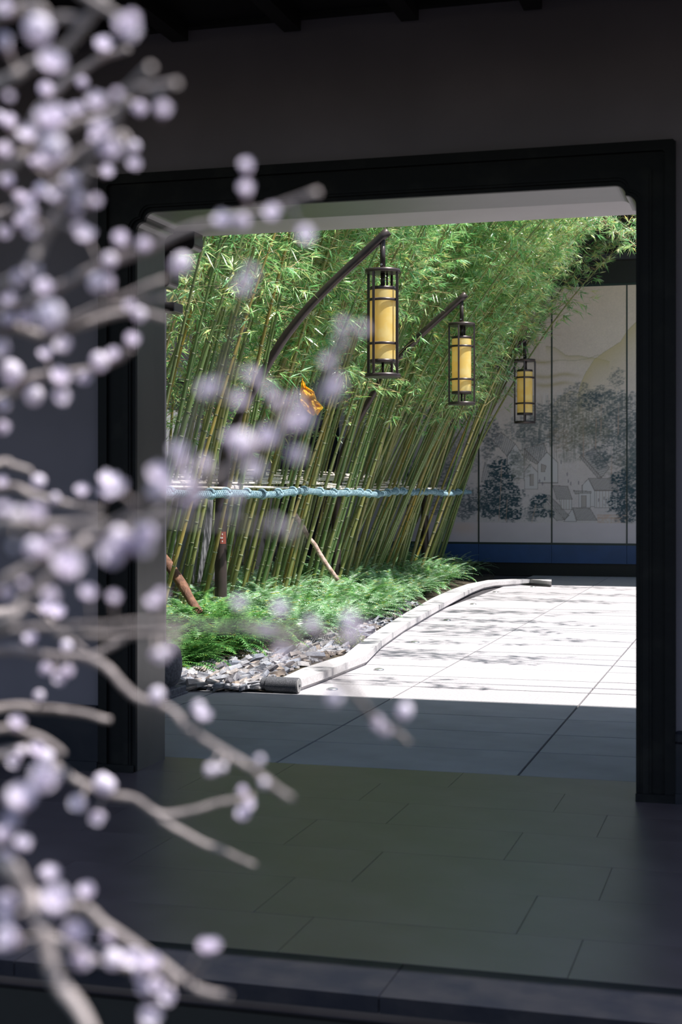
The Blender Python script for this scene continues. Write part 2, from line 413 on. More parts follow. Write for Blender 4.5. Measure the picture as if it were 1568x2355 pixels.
# ground studs
for i, (px, py) in enumerate([(764, 1586), (871, 1541), (954, 1478), (1028, 1427), (1088, 1390), (1139, 1362), (1225, 1350)]):
    p = at_z(px, py)
    bm = bmesh.new(); lathe(bm, [(.045, 0), (.045, .006), (.035, .012), (.014, .017), (.0, .018)], 16)
    o = obj('ground_stud', bm, M_stud); o.location = p
    tag(o, 'small round metal stud set in the pale paving along the curb', 'stud', 'round studs along the scroll curb')

# ------------------------------------------------------------------ planting bed
bm = bmesh.new()
NX, NY = 34, 90
def bedh(x, y):
    e = curb_x(y)
    t = max(0, min(1, (e-.25-x)/1.2))
    t *= max(0, min(1, (y-11.0)/1.2))
    return .02+.17*t+.015*noise.noise(Vector((x*2, y*2, 0)))
lx = [(p.y, p.x) for p in lw if True]
lx = [(9.0, -3.4), (10.3, lw[0].x-.02)]+[(p.y, p.x) for p in lw[:11]]+[(26, -4.6)]
lx.sort()
def curb_x(y):
    for (ya, xa), (yb, xb) in zip(lx, lx[1:]):
        if ya <= y <= yb: return xa+(xb-xa)*(y-ya)/max(1e-6, yb-ya)
    return lx[-1][1]
grid = []
for j in range(NY+1):
    y = 10.38+(25.7-10.38)*j/NY; e = curb_x(y)
    grid.append([bm.verts.new((-7.8+(e+7.8)*i/NX, y, bedh(-7.8+(e+7.8)*i/NX, y) if i < NX else .0)) for i in range(NX+1)])
for j in range(NY):
    for i in range(NX): bm.faces.new((grid[j][i], grid[j][i+1], grid[j+1][i+1], grid[j+1][i]))
struct('ground_bed', bm, M_soil)

# slate chips
def in_poly(x, y, poly):
    c = False; n = len(poly)
    for i in range(n):
        x1, y1 = poly[i]; x2, y2 = poly[(i+1) % n]
        if (y1 > y) != (y2 > y) and x < (x2-x1)*(y-y1)/(y2-y1)+x1: c = not c
    return c
sl_poly_px = [(380, 1592), (600, 1592), (640, 1563), (695, 1538), (750, 1520), (790, 1508), (828, 1478), (878, 1444), (930, 1411), (960, 1394), (940, 1393), (880, 1425), (835, 1452), (790, 1480), (745, 1462), (700, 1478), (630, 1512), (560, 1520), (490, 1535), (420, 1552), (380, 1562)]
sl_poly = [(at_z(px, py).x, at_z(px, py).y) for px, py in sl_poly_px]
minx = min(p[0] for p in sl_poly); maxx = max(p[0] for p in sl_poly); miny = min(p[1] for p in sl_poly); maxy = max(p[1] for p in sl_poly)
def chip_bm(rr):
    bm = bmesh.new(); n = rr.choice((4, 5, 5, 6)); L, W, H = rr.uniform(.10, .23), rr.uniform(.04, .08), rr.uniform(.015, .045)
    an = sorted((k+rr.uniform(-.3, .3))/n*2*math.pi for k in range(n))
    lo = [bm.verts.new((L/2*math.cos(a)*rr.uniform(.85, 1.1), W/2*math.sin(a)*rr.uniform(.85, 1.1), 0)) for a in an]
    hi = [bm.verts.new((v.co.x*rr.uniform(.75, 1), v.co.y*rr.uniform(.7, 1), H*rr.uniform(.6, 1.1))) for v in lo]
    bm.faces.new(lo[::-1]); bm.faces.new(hi)
    for k in range(n): bm.faces.new((lo[k], lo[(k+1) % n], hi[(k+1) % n], hi[k]))
    return bm
chips = []
for k in range(14):
    b = chip_bm(R); me = bpy.data.meshes.new('slate_stone'); b.to_mesh(me); b.free(); me.materials.append(M_slate); chips.append(me)
cand = []
tries = 0
while len(cand) < 290 and tries < 60000:
    tries += 1
    x, y = R.uniform(minx, maxx), R.uniform(miny, maxy)
    if not in_poly(x, y, sl_poly): continue
    if R.random() > (11.5/ max(y, 10.4))**3*1.0: continue
    if x < -4.45: continue
    cand.append((x, y))
for x, y in cand:
    o = bpy.data.objects.new('slate_stone', R.choice(chips)); COL.objects.link(o)
    o.location = (x, y, .03+R.uniform(0, .035)); o.rotation_euler = (R.uniform(-.9, .9), R.uniform(-.6, .3), math.radians(35)+R.uniform(-.5, .5))
    s_ = R.uniform(.75, 1.3); o.scale = (s_, s_, s_)
    tag(o, 'angular slate stone in the loose bed between ferns and scroll curb', 'stone', 'slate stones beside the ferns')
bm = bmesh.new()
cnt = 0
while cnt < 2300:
    x, y = R.uniform(minx, maxx), R.uniform(miny, maxy)
    if not in_poly(x, y, sl_poly): continue
    cnt += 1
    b = chip_bm(R); s_ = R.uniform(.5, .95)
    mtx = Matrix.Translation((x, y, .02+R.uniform(0, .02))) @ Matrix.Rotation(R.uniform(0, 6.28) if R.random() < .3 else .6+R.uniform(-.5, .5), 4, 'Z') @ Matrix.Rotation(R.uniform(-.5, .5), 4, 'X') @ Matrix.Rotation(R.uniform(-.4, .4), 4, 'Y') @ Matrix.Scale(s_, 4)
    vmap = {v: bm.verts.new(mtx @ v.co) for v in b.verts}
    for f in b.faces: bm.faces.new([vmap[v] for v in f.verts])
    b.free()
tag(obj('slate_gravel', bm, M_slate_i), 'small slate fragments filling the stone bed', 'gravel', kind='stuff')
for k, (px, py, s_) in enumerate([(478, 1542, 1.6), (570, 1515, 1.8), (430, 1556, 1.5), (600, 1512, 1.4), (612, 1535, .9)]):
    p = at_z(px, py, .03); bm = bmesh.new(); bmesh.ops.create_icosphere(bm, subdivisions=2, radius=.065*s_)
    for v in bm.verts:
        v.co *= 1+.35*noise.noise(v.co*12+Vector((k*7, 0, 0))); v.co.z *= .6
    o = obj('edge_stone', bm, M_slate); o.location = p+Vector((0, 0, .02)); o.rotation_euler.z = k
    tag(o, ['round-shouldered tan rock at the fern edge, second from the column', 'upright grey rock where ferns meet the slate chips', 'flat reddish rock nearest the column base', 'dark broken rock right of the upright grey rock', 'small round cut stone lying among the slate chips'][k], 'rock')

# ------------------------------------------------------------------ ferns
def fern_mesh(rr, broad=False):
    V, Fc = [], []
    n = rr.randint(20, 27)
    for i in range(n):
        az = 2*math.pi*i/n+rr.uniform(-.3, .3); L = rr.uniform(.26, .42); el = rr.uniform(.75, 1.35); droop = rr.uniform(.9, 1.9)
        p = Vector((rr.uniform(-.04, .04), rr.uniform(-.04, .04), 0)); segs = 11
        dirh = Vector((math.cos(az), math.sin(az), 0)); side = Vector((-math.sin(az), math.cos(az), 0))
        for s in range(segs):
            t = s/segs; a = el-droop*t
            d = dirh*math.cos(a)+Vector((0, 0, math.sin(a))); q = p+d*L/segs
            wd = (.036 if not broad else .045)*math.sin(math.pi*(.12+.86*t))**.7
            nrm = side.cross(d)
            i0 = len(V)   # rachis
            V.extend([p-side*.0015, p+side*.0015, q+side*.0015, q-side*.0015]); Fc.append((i0, i0+1, i0+2, i0+3))
            for sg in (-1, 1):
                for u in (.25, .75):
                    b0 = p.lerp(q, u-.2); b1 = p.lerp(q, u+.2)
                    tip = p.lerp(q, u)+side*sg*wd+d*wd*.35-Vector((0, 0, wd*.15))
                    i0 = len(V); V.extend([b0, b1, tip]); Fc.append((i0, i0+1, i0+2))
            p = q
    me = bpy.data.meshes.new('fronds'); me.from_pydata([tuple(v) for v in V], [], Fc); me.materials.append(M_fern); return me
ferns = [fern_mesh(R, k % 2 == 0) for k in range(7)]
ferns2 = []
for k in range(3):
    me = ferns[k].copy(); me.materials[0] = M_fern2; ferns2.append(me)
fedge_px = [(380, 1560), (420, 1552), (490, 1535), (560, 1522), (630, 1505), (700, 1480), (745, 1460), (790, 1452), (835, 1436), (880, 1412), (940, 1382), (1000, 1358), (1060, 1330), (1085, 1322)]
fe = [(at_z(px, py, .03).y, at_z(px, py, .03).x) for px, py in fedge_px]
fe.sort()
def fern_edge(y):
    if y <= fe[0][0]: return fe[0][1]
    for (ya, xa), (yb, xb) in zip(fe, fe[1:]):
        if ya <= y <= yb: return xa+(xb-xa)*(y-ya)/max(1e-6, yb-ya)
    return fe[-1][1]
placed = []
tries = 0
while len(placed) < 299 and tries < 30000:
    tries += 1
    y = 10.95+(25.4-10.95)*R.random()**1.15; x = fern_edge(y)-abs(R.gauss(0, .85))
    if x < -7.3: continue
    if at_edge := (x > fern_edge(y)-.01): continue
    if any((x-a)**2+(y-b)**2 < .185**2 for a, b in placed): continue
    placed.append((x, y))
for x, y in placed:
    o = bpy.data.objects.new('fern', None); COL.objects.link(o); o.empty_display_size = .1
    o.location = (x, y, bedh(x, y)-.01)
    c = bpy.data.objects.new('fronds', R.choice(ferns2 if (y < 13.2 and x > fern_edge(y)-.75) or R.random() < .1 else ferns)); COL.objects.link(c); c.parent = o; c['kind'] = 'stuff'
    c.rotation_euler.z = R.uniform(0, 6.28); s_ = R.uniform(1.1, 1.6); c.scale = (s_, s_, s_*R.uniform(.9, 1.15))
    sec = 'left of first lamp post' if y < 13.8 else ('between first and second lamp posts' if y < 18.5 else 'between second and third lamp posts' if y < 23.9 else 'beyond third lamp post')
    sec = ('at the bed front edge, ' if x > fern_edge(y)-.5 else 'in among the bamboo culms, ')+sec
    tag(o, ('dark green' if c.data in ferns2 else 'pale green')+' fern clump '+sec, 'fern', ('dark ' if c.data in ferns2 else 'pale ')+'ferns '+sec)
p = at_z(805, 1492, .02)
sh = empty('small_shrub', p, 'small yellow-green feathery shrub standing among slate chips by the curb', 'shrub')
V, Fc = [], []
for k in range(900):
    d = Vector((R.gauss(0, 1), R.gauss(0, 1), abs(R.gauss(0, .9)))).normalized(); c = d*R.uniform(.04, .17); c.z = c.z*1.25+.02
    t = Vector((R.gauss(0, 1), R.gauss(0, 1), R.gauss(.5, 1))).normalized()*.02; s2 = t.cross(d).normalized()*.004 if t.cross(d).length > 1e-5 else Vector((.004, 0, 0))
    i0 = len(V); V += [c-t, c+s2, c+t, c-s2]; Fc.append((i0, i0+1, i0+2, i0+3))
M_shrub = mat('shrub_leaf', (.42, .52, .14), .5, col2=(.3, .42, .1), trans=.3)
me = bpy.data.meshes.new('foliage'); me.from_pydata([tuple(v) for v in V], [], Fc); me.materials.append(M_shrub)
o = bpy.data.objects.new('foliage', me); COL.objects.link(o); o.parent = sh; o['kind'] = 'stuff'
bm = bmesh.new()
for k in range(6): tube(bm, [(0, 0, 0), (R.uniform(-.08, .08), R.uniform(-.08, .08), .14)], [.004, .002], 5)
obj('stem', bm, M_bark, sh)

# ------------------------------------------------------------------ bamboo
def bamboo_variant(rr, H, lean, curve, leaf_lo, nleaf, r0, yl=0.0, leafsize=.15):
    n = 26; pts = []; x = z = 0.0; y = 0; a = lean
    for i in range(n+1):
        pts.append(Vector((x, y, z)))
        ds = H/n; t = i/n
        a = lean+curve*t**2.2
        x += ds*math.sin(a); z += ds*math.cos(a); y += ds*yl*t
    def P(t):
        f = max(0, min(n-1e-4, t*n)); i = int(f); return pts[i].lerp(pts[i+1], f-i)
    bm = bmesh.new(); tube(bm, pts, [r0*(1-.8*(i/n)**1.3) for i in range(n+1)], 7, cap=False)
    me_s = bpy.data.meshes.new('stem'); bm.to_mesh(me_s); bm.free(); me_s.materials.append(M_stem)
    bm = bmesh.new(); s = .12
    while s < H*.93:
        t = s/H; p = P(t); d = (P(t+.01)-P(t-.01)).normalized(); r = r0*(1-.8*t**1.3)
        tube(bm, [p-d*.006, p, p+d*.006], [r*1.02, r*1.22, r*1.02], 7, cap=False); s += rr.uniform(.17, .24)
    me_n = bpy.data.meshes.new('node_rings'); bm.to_mesh(me_n); bm.free(); me_n.materials.append(M_node)
    bm = bmesh.new(); V, Fc = [], []
    made = 0
    while made < nleaf:
        t = leaf_lo+(1-leaf_lo)*rr.random()**.75; base = P(t)
        az = rr.uniform(0, 6.283); bl = rr.uniform(.15, .62)*(1.15-t*.5)
        d = Vector((math.cos(az), math.sin(az), rr.uniform(-.1, .9))).normalized(); tip = base+d*bl+Vector((0, 0, -.1*bl))
        tube(bm, [base, base.lerp(tip, .5)+Vector((0, 0, .03)), tip], [.0028, .0023, .0013], 3, cap=False)
        for q in range(rr.randint(2, 4)):
            u = rr.uniform(.35, 1); c = base.lerp(tip, u)
            dd = (d+Vector((rr.gauss(0, .5), rr.gauss(0, .5), rr.gauss(-.15, .4)))).normalized()
            for l in range(rr.randint(3, 5)):
                ld = (dd+Vector((rr.gauss(0, .45), rr.gauss(0, .45), rr.gauss(-.2, .35)))).normalized()
                L = leafsize*rr.uniform(.55, 1.15); w_ = L*rr.uniform(.045, .07)
                sd = ld.cross(Vector((rr.gauss(0, .6), rr.gauss(0, .6), 1))).normalized()*w_
                i0 = len(V); m1 = c+ld*L*.35; e = c+ld*L+Vector((0, 0, -L*.15)); nn = sd.cross(ld).normalized()*w_*.35
                V += [c, m1+sd-nn, e, m1-sd-nn]; Fc += [(i0, i0+1, i0+2), (i0, i0+2, i0+3)]; made += 1
    me_t = bpy.data.meshes.new('branchlets'); bm.to_mesh(me_t); bm.free(); me_t.materials.append(M_twig)
    me_l = bpy.data.meshes.new('foliage'); me_l.from_pydata([tuple(v) for v in V], [], Fc); me_l.materials.append(M_leaf)
    return (me_s, me_n, me_t, me_l)
def bamboo(var, loc, rz, s, label, group):
    root = bpy.data.objects.new('bamboo_culm', None); COL.objects.link(root); root.empty_display_size = .2
    root.location = loc; root.rotation_euler.z = rz; root.scale = (s, s, s); tag(root, label, 'bamboo', group)
    for nm, me in zip(('stem', 'node_rings', 'branchlets', 'foliage'), var):
        c = bpy.data.objects.new(nm, me); COL.objects.link(c); c.parent = root
        if nm != 'stem': c['kind'] = 'stuff'
D2 = math.radians
vL = [bamboo_variant(R, R.uniform(5.6, 6.6), D2(R.uniform(9, 15)), D2(R.uniform(12, 25)), .33, 1350, R.uniform(.020, .027)) for _ in range(5)]
vM = [bamboo_variant(R, R.uniform(5.8, 6.8), D2(R.uniform(14, 19)), D2(R.uniform(15, 30)), .37, 1300, R.uniform(.019, .025)) for _ in range(5)]
vR = [bamboo_variant(R, R.uniform(5.6, 6.6), D2(R.uniform(19, 26)), D2(R.uniform(20, 36)), .43, 1100, R.uniform(.015, .021)) for _ in range(5)]
vB = [bamboo_variant(R, R.uniform(6.2, 7.2), D2(R.uniform(4, 12)), D2(R.uniform(8, 20)), .30, 1500, R.uniform(.015, .02)) for _ in range(3)]
vN = [bamboo_variant(R, R.uniform(5.4, 6.2), D2(l), D2(R.uniform(8, 16)), .46, 330, R.uniform(.019, .024)) for l in (13, 15, 17, 20)]
vO = [bamboo_variant(R, R.uniform(6.4, 7.4), D2(R.uniform(8, 16)), D2(R.uniform(50, 75)), .66, 520, R.uniform(.015, .02)) for _ in range(3)]
spots = []
rows_b = [(-5.42, .21), (-5.8, .25), (-6.2, .30), (-6.75, .34)]
for ri, (bxx, st) in enumerate(rows_b):
    y = 11.6+R.random()*.3
    while y < 24.9:
        spots.append((bxx+R.uniform(-.14, .14), y, ri)); y += st*R.uniform(.6, 1.35)*(1+.25*(y < 14))
for x, y, ri in spots:
    if ri < 3: v = vL if y < 14.5 else (vM if y < 19.5 else vR)
    else: v = vB if y < 20 else vM
    if ri < 2 and any(ly-2.3 < y < ly+.15 for ly in (13.8, 18.5, 23.9)): v = vN[:2] if y < 14 else vN[1:3] if y < 19 else vN[2:]
    elif ri == 2 and any(ly-1.5 < y < ly+.0 for ly in (13.8, 18.5, 23.9)): v = vN
    if y > 23.95 and ri < 2: v = vN[2:]
    sec = 'left of first lamp post' if y < 13.8 else ('between first and second lamp posts' if y < 18.5 else 'between second and third lamp posts' if y < 23.9 else 'beyond third lamp post')
    row = ['front row', 'second row', 'third row', 'rear row'][ri]
    bamboo(R.choice(v), (x, y, bedh(x, y)-.03), R.uniform(-.35, .3), R.uniform(.92, 1.08), 'leaning bamboo culm, '+row+' of the grove, '+sec, 'bamboo '+row+' '+sec)
vT = [bamboo_variant(R, R.uniform(6.6, 7.6), D2(R.uniform(22, 28)), D2(R.uniform(26, 42)), .58, 1000, R.uniform(.018, .022)) for _ in range(3)]
for k in range(12):
    y = (18.7+k*.42 if k < 10 else 24.1+.3*(k-10)); bamboo(vT[k % 3], (-5.6+R.uniform(-.2, .2), y, .12), R.uniform(-.25, .15), R.uniform(.95, 1.08), 'tall bamboo culm leaning far out over the court, between the farther lamp posts', 'far-leaning bamboo culms')
bamboo(vO[1], (.3, 14.2, 0), math.pi+.1, .66, 'second short bamboo culm hanging in behind the upper right corner of the opening', None)
bamboo(vO[2], (.6, 15.4, 0), math.pi-.1, .72, 'third short bamboo culm hanging in, farther back at the upper right', None)
bamboo(vO[0], (.55, 16.8, 0), math.pi+.15, .75, 'fourth short bamboo culm hanging in, its leaves against the dark far eave', None)
bamboo(vO[0], (.4, 12.6, 0), math.pi-.05, .61, 'short bamboo culm with leaves hanging in at the upper right of the opening', None)
# overhanging clump on the court's right side, outside the frame
for k in range(13):
    y = 11.2+k*1.0+R.uniform(-.3, .3); bamboo(R.choice(vO), (1.9+R.uniform(-.3, .3), y, 0), math.pi+R.uniform(-.4, .4), R.uniform(.95, 1.1),
        'bamboo culm arching over the courtyard from its right side', 'bamboo arching in from the right')

# ------------------------------------------------------------------ garden walls behind
bm = bmesh.new(); box(bm, -8.05, -7.8, 8.5, 20.5, 0, 3.0); struct('wall_left', bm, M_lwall)
bm = bmesh.new(); box(bm, -8.6, -8.1, 8.5, 26.2, 0, 7.5); box(bm, -8.1, -7.8, 20.5, 26.2, 0, 7.5); struct('wall_left_dark_backing', bm, M_dark)  # dark wall stands in for the shade behind the culms
bm = bmesh.new(); box(bm, -8.2, -7.6, 8.5, 20.5, 3.0, 3.12); 
struct('trim_1', bm, M_rooftile)

bm = bmesh.new(); box(bm, 5.2, 5.5, 7.67, 26.3, 0, 4.6); struct('wall_right_added', bm, M_lwall)  # unseen wall, added to cut horizon sky light on the jamb
# ------------------------------------------------------------------ mural
YM = 26.0
bm = bmesh.new(); box(bm, -8.2, 5, YM+.06, YM+.4, 0, 8.2); struct('wall_back', bm, M_dark)
def canvas(x0, x1, res):
    nx = int(round((x1-x0)/res)); nz = int(round((5.06-.58)/res))
    X = np.linspace(x0, x1, nx+1); Z = np.linspace(.58, 5.06, nz+1)
    XX, ZZ = np.meshgrid(X, Z)
    px = 1270+(XX+3.59)*131.0; py = 1250-(ZZ-.58)*132.8
    return nx, nz, XX, ZZ, px, py
rs = np.random.RandomState(5)
def vnoise(x, y, seed=0):
    xi = np.floor(x).astype(int); yi = np.floor(y).astype(int); xf = x-xi; yf = y-yi
    def h(a, b):
        n = (a*374761393+b*668265263+seed*974634777) & 0x7fffffff
        n = ((n ^ (n >> 13))*1274126177) & 0x7fffffff
        return ((n ^ (n >> 16)) & 0xffff)/65535.0
    u = xf*xf*(3-2*xf); v = yf*yf*(3-2*yf)
    return (h(xi, yi)*(1-u)+h(xi+1, yi)*u)*(1-v)+(h(xi, yi+1)*(1-u)+h(xi+1, yi+1)*u)*v
def fbm(x, y, seed=0, o=4):
    t = 0; a = .5; s_ = 0
    for k in range(o): t = t+a*vnoise(x*2**k, y*2**k, seed+k); s_ += a; a *= .5
    return t/s_
TREES = []   # (cx, cy, rx, ry, colour, alpha, dab)
DK = (.055, .10, .125); MD = (.12, .16, .17); OL = (.19, .20, .15)
def tr(*a): TREES.append(a)
rr = random.Random(11)
for (cx, cy, rx, ry, c, al) in [
    (1330, 905, 34, 26, MD, .5), (1300, 930, 30, 22, MD, .45), (1255, 950, 40, 28, MD, .55), (1385, 905, 26, 18, MD, .55), (1416, 868, 16, 22, MD, .5),
    (1350, 960, 44, 40, OL, .5), (1360, 920, 24, 20, DK, .65), (1410, 925, 30, 28, MD, .6), (1440, 950, 34, 40, MD, .6), (1310, 985, 40, 45, OL, .45),
    (1240, 990, 46, 36, MD, .55), (1190, 985, 34, 26, MD, .45), (1225, 1025, 24, 26, DK, .35), (1400, 985, 44, 38, MD, .6), (1440, 1030, 38, 46, MD, .6),
    (1350, 1000, 50, 36, OL, .4), (1375, 1045, 24, 20, DK, .6), (1430, 1080, 40, 40, OL, .3), (1130, 995, 22, 30, DK, .6), (1120, 1030, 14, 24, DK, .5),
    (1147, 1075, 26, 24, DK, .85), (1152, 1108, 34, 20, DK, .8), (1125, 1125, 24, 20, DK, .8), (1170, 1140, 34, 24, DK, .85), (1150, 1165, 40, 26, DK, .85),
    (1120, 1165, 26, 30, DK, .75), (1175, 1185, 28, 16, DK, .8), (1085, 1150, 32, 30, DK, .6), (1060, 1170, 26, 26, DK, .55), (1240, 1148, 18, 14, DK, .8),
    (1232, 1172, 20, 16, DK, .75), (1255, 1182, 22, 10, DK, .75), (1222, 1185, 14, 14, DK, .5), (1195, 1070, 22, 34, OL, .4), (1180, 1050, 14, 16, MD, .5),
    (1425, 1100, 22, 18, DK, .8), (1432, 1130, 26, 22, DK, .85), (1418, 1158, 26, 22, DK, .85), (1440, 1180, 26, 24, DK, .75), (1455, 1110, 26, 50, DK, .7), (1458, 1060, 24, 40, MD, .6),
    (1465, 1000, 24, 50, MD, .5), (1380, 1060, 20, 18, MD, .6), (1040, 1100, 28, 40, MD, .5), (1010, 1060, 30, 50, MD, .5), (1005, 1150, 34, 40, DK, .5), (1060, 1020, 30, 30, MD, .4),
    (960, 1100, 40, 60, MD, .5), (1080, 1060, 20, 26, MD, .35), (1340, 1035, 12, 14, MD, .4), (1310, 1050, 24, 16, OL, .3), (1285, 1010, 26, 26, (.3, .2, .12), .25)]:
    tr(cx, cy, rx, ry, c, al)
def polymask(px, py, poly):
    c = np.zeros(px.shape, bool); n = len(poly)
    for i in range(n):
        x1, y1 = poly[i]; x2, y2 = poly[(i+1) % n]
        if y1 == y2: continue
        c ^= ((y1 > py) != (y2 > py)) & (px < (x2-x1)*(py-y1)/(y2-y1)+x1)
    return c
def segd(px, py, a, b):
    ax, ay = a; bx_, by = b; dx, dy = bx_-ax, by-ay; L = dx*dx+dy*dy+1e-9
    t = np.clip(((px-ax)*dx+(py-ay)*dy)/L, 0, 1)
    return np.hypot(px-(ax+t*dx), py-(ay+t*dy))
def paint(px, py):
    col = np.empty(px.shape+(3,))
    base = np.array((.66, .545, .46)); low = np.array((.54, .485, .48))
    t = np.clip((py-655)/480, 0, 1)[..., None]
    col[:] = base*(1-t)+low*t
    n = fbm(px/60, py/60, 3)[..., None]; col *= .92+.16*n
    n = fbm(px/2.2, py/2.2, 9, 2)[..., None]; col *= .93+.14*n
    def over(mask, c, a=1.0):
        m = (mask*a)[..., None]; col[:] = col*(1-m)+np.array(c)*m
    # hills: big one rising to the right
    def hill(ridge, thick, c, a):
        xs = [p[0] for p in ridge]; zs = [p[1] for p in ridge]
        y = np.interp(px, xs, zs, left=5000, right=5000)+4*(fbm(px/18, px*0, 4)-.5)
        d = py-y
        over((d > 0)*np.exp(-np.clip(d, 0, 400)/thick), c, a)
        over((np.abs(d) < 1.3)*1.0, (.30, .27, .16), .35)
        return d > 0
    hill([(1255, 790), (1275, 795), (1300, 812), (1360, 820), (1400, 830)], 10, (.46, .38, .19), .6)
    hill([(1225, 830), (1300, 824), (1330, 826), (1375, 815)], 5, (.40, .33, .17), .0)
    for (a_, b_, yy) in ((1215, 1345, 860), (1220, 1330, 880), (1200, 1290, 826)):
        over(((px > a_) & (px < b_))*np.exp(-((py-yy-3*np.sin(px/14))/4.5)**2)*np.clip((b_-px)/40, 0, 1)*np.clip((px-a_)/25, 0, 1), (.40, .32, .15), .6)
    hill([(1328, 905), (1335, 880), (1345, 855), (1365, 825), (1400, 800), (1425, 785), (1440, 760), (1465, 735), (1520, 720)], 55, (.50, .40, .20), .75)
    hill([(1270, 930), (1290, 910), (1310, 895), (1330, 905)], 22, (.55, .42, .22), .4)
    hill([(1180, 765), (1200, 742), (1210, 728), (1222, 740), (1240, 770)], 20, (.42, .24, .17), .55)
    hill([(1000, 900), (1060, 860), (1120, 870), (1180, 890)], 40, (.46, .40, .28), .4)
    # misty stems below the crowns
    m = ((py > 900) & (py < 1075) & (px > 1090))*np.clip((fbm(px/2.6, py/60, 21, 2)-.50)*5, 0, 1)
    over(m, (.60, .57, .58), .32)
    m = ((py > 905) & (py < 1060) & (px > 1200))*np.clip((fbm(px/2.2, py/40, 31, 2)-.56)*6, 0, 1)
    over(m, (.16, .18, .17), .45)
    # crowns
    for k, (cx, cy, rx, ry, c, al) in enumerate(TREES[:20]): crown(px, py, over, cx, cy, rx, ry, c, al, k)
    # houses
    wallc = (.56, .53, .53); roofc = (.29, .275, .27); line = (.16, .14, .13)
    def roof(poly, hatch=(1, .35), c=roofc):
        mk = polymask(px, py, poly); over(mk*1.0, c, .55)
        st = (np.sin((px*hatch[0]+py*hatch[1])*1.25) > .25); over((mk & st)*1.0, line, .40); edge(poly)
    def edge(poly, close=True, w=.8, c=line, a=.65):
        n = len(poly)
        for i in range(n if close else n-1):
            over((segd(px, py, poly[i], poly[(i+1) % n]) < w)*1.0, c, a)
    def wall(poly):
        over(polymask(px, py, poly)*1.0, wallc, .85); edge(poly)
    wall([(1165, 1046), (1184, 1018), (1204, 1050), (1204, 1100), (1165, 1100)])
    roof([(1184, 1018), (1150, 990), (1132, 1010), (1165, 1048)], (1, .3), (.36, .35, .36)); roof([(1205, 1030), (1240, 1064), (1232, 1066), (1204, 1048)])
    roof([(1205, 1030), (1250, 1018), (1258, 1040), (1238, 1064)], (1, .2), (.36, .35, .36))
    wall([(1236, 1064), (1257, 1038), (1282, 1062), (1282, 1110), (1236, 1110)])
    wall([(1204, 1085), (1218, 1066), (1236, 1085), (1236, 1125), (1206, 1125)])
    roof([(1335, 1045), (1365, 1030), (1400, 1075), (1382, 1098)], (.3, 1), (.34, .33, .33)); roof([(1332, 1050), (1336, 1045), (1382, 1098), (1374, 1100)])
    roof([(1270, 1116), (1305, 1118), (1315, 1148), (1280, 1148)], (1.3, -.3)); wall([(1286, 1148), (1314, 1148), (1314, 1172), (1290, 1172)])
    wall([(1338, 1116), (1352, 1100), (1366, 1128), (1366, 1165), (1338, 1165)])
    roof([(1352, 1100), (1412, 1100), (1420, 1128), (1366, 1128)], (1.3, -.5)); wall([(1366, 1128), (1418, 1128), (1418, 1168), (1366, 1168)])
    roof([(1318, 1128), (1358, 1130), (1358, 1134), (1322, 1136)]); wall([(1330, 1134), (1357, 1134), (1357, 1168), (1330, 1168)])
    wall([(1302, 1190), (1316, 1170), (1325, 1200), (1296, 1200)])
    roof([(1316, 1168), (1356, 1170), (1372, 1197), (1326, 1197)], (1.4, -.4))
    roof([(1250, 1140), (1262, 1138), (1308, 1186), (1298, 1196)], (1.2, .2)); roof([(1252, 1150), (1296, 1196), (1280, 1198), (1248, 1168)], (2, 0), (.42, .40, .38))
    wall([(1010, 1120), (1040, 1090), (1075, 1120), (1075, 1150), (1010, 1150)])
    roof([(1112, 1062), (1145, 1085), (1130, 1110), (1104, 1108)], (1, .3), (.36, .35, .36))
    for x in range(1370, 1418, 7): over((segd(px, py, (x, 1129), (x, 1167)) < .7)*1.0, (.28, .2, .15), .6)
    for x in range(1290, 1314, 6): over((segd(px, py, (x, 1149), (x, 1172)) < .7)*1.0, (.28, .2, .15), .6)
    for q in ([(1218, 1090), (1227, 1090), (1227, 1116), (1218, 1116)], [(1336, 1140), (1347, 1140), (1347, 1166), (1336, 1166)], [(1244, 1066), (1256, 1070), (1252, 1084), (1244, 1084)]):
        over(polymask(px, py, q)*1.0, (.27, .22, .19), .6); edge(q, w=.6)
    over(((px > 1372) & (px < 1440) & (py > 1184) & (py < 1203))*np.clip((fbm(px/4, py/4, 41)-.3)*3, 0, 1), (.52, .33, .22), .5)
    for yy in (1184, 1192): over((segd(px, py, (1372, yy), (1438, yy)) < .7)*1.0, (.45, .25, .15), .6)
    for (x, y) in ((1290, 1062), (1240, 1105), (1247, 1112), (1252, 1100), (1312, 1112), (1306, 1106), (1330, 1110), (1375, 1150), (1388, 1146), (1304, 1090)):
        over((np.hypot((px-x)/1.6, (py-y)/4.5) < 1)*1.0, (.20, .17, .20), .7)
    for k, (cx, cy, rx, ry, c, al) in enumerate(TREES[20:]): crown(px, py, over, cx, cy, rx, ry, c, al, k+40)
    for (a_, b_) in (((1152, 1060), (1150, 1120)), ((1150, 1120), (1145, 1200)), ((1165, 1150), (1162, 1200)), ((1232, 1160), (1222, 1202)), ((1405, 1050), (1404, 1090)), ((1370, 960), (1368, 1030)), ((1382, 930), (1380, 1000)),
                     ((1420, 930), (1419, 1000)), ((1340, 960), (1341, 1050)), ((1437, 1140), (1440, 1200)), ((1100, 1140), (1096, 1200))):
        over((segd(px, py, a_, b_) < 1.0)*1.0, (.42, .30, .24), .6)
    # empty margin
    mg = py > 1204
    n = fbm(px/40, py/30, 50)[..., None]
    col[mg] = (np.array((.57, .50, .52))*(.95+.1*n))[mg]
    over(mg*np.exp(-((px-1062)/34)**2-((py-1216)/16)**2), (.62, .45, .36), .55)
    return np.clip(col*1.16, 0, 1)
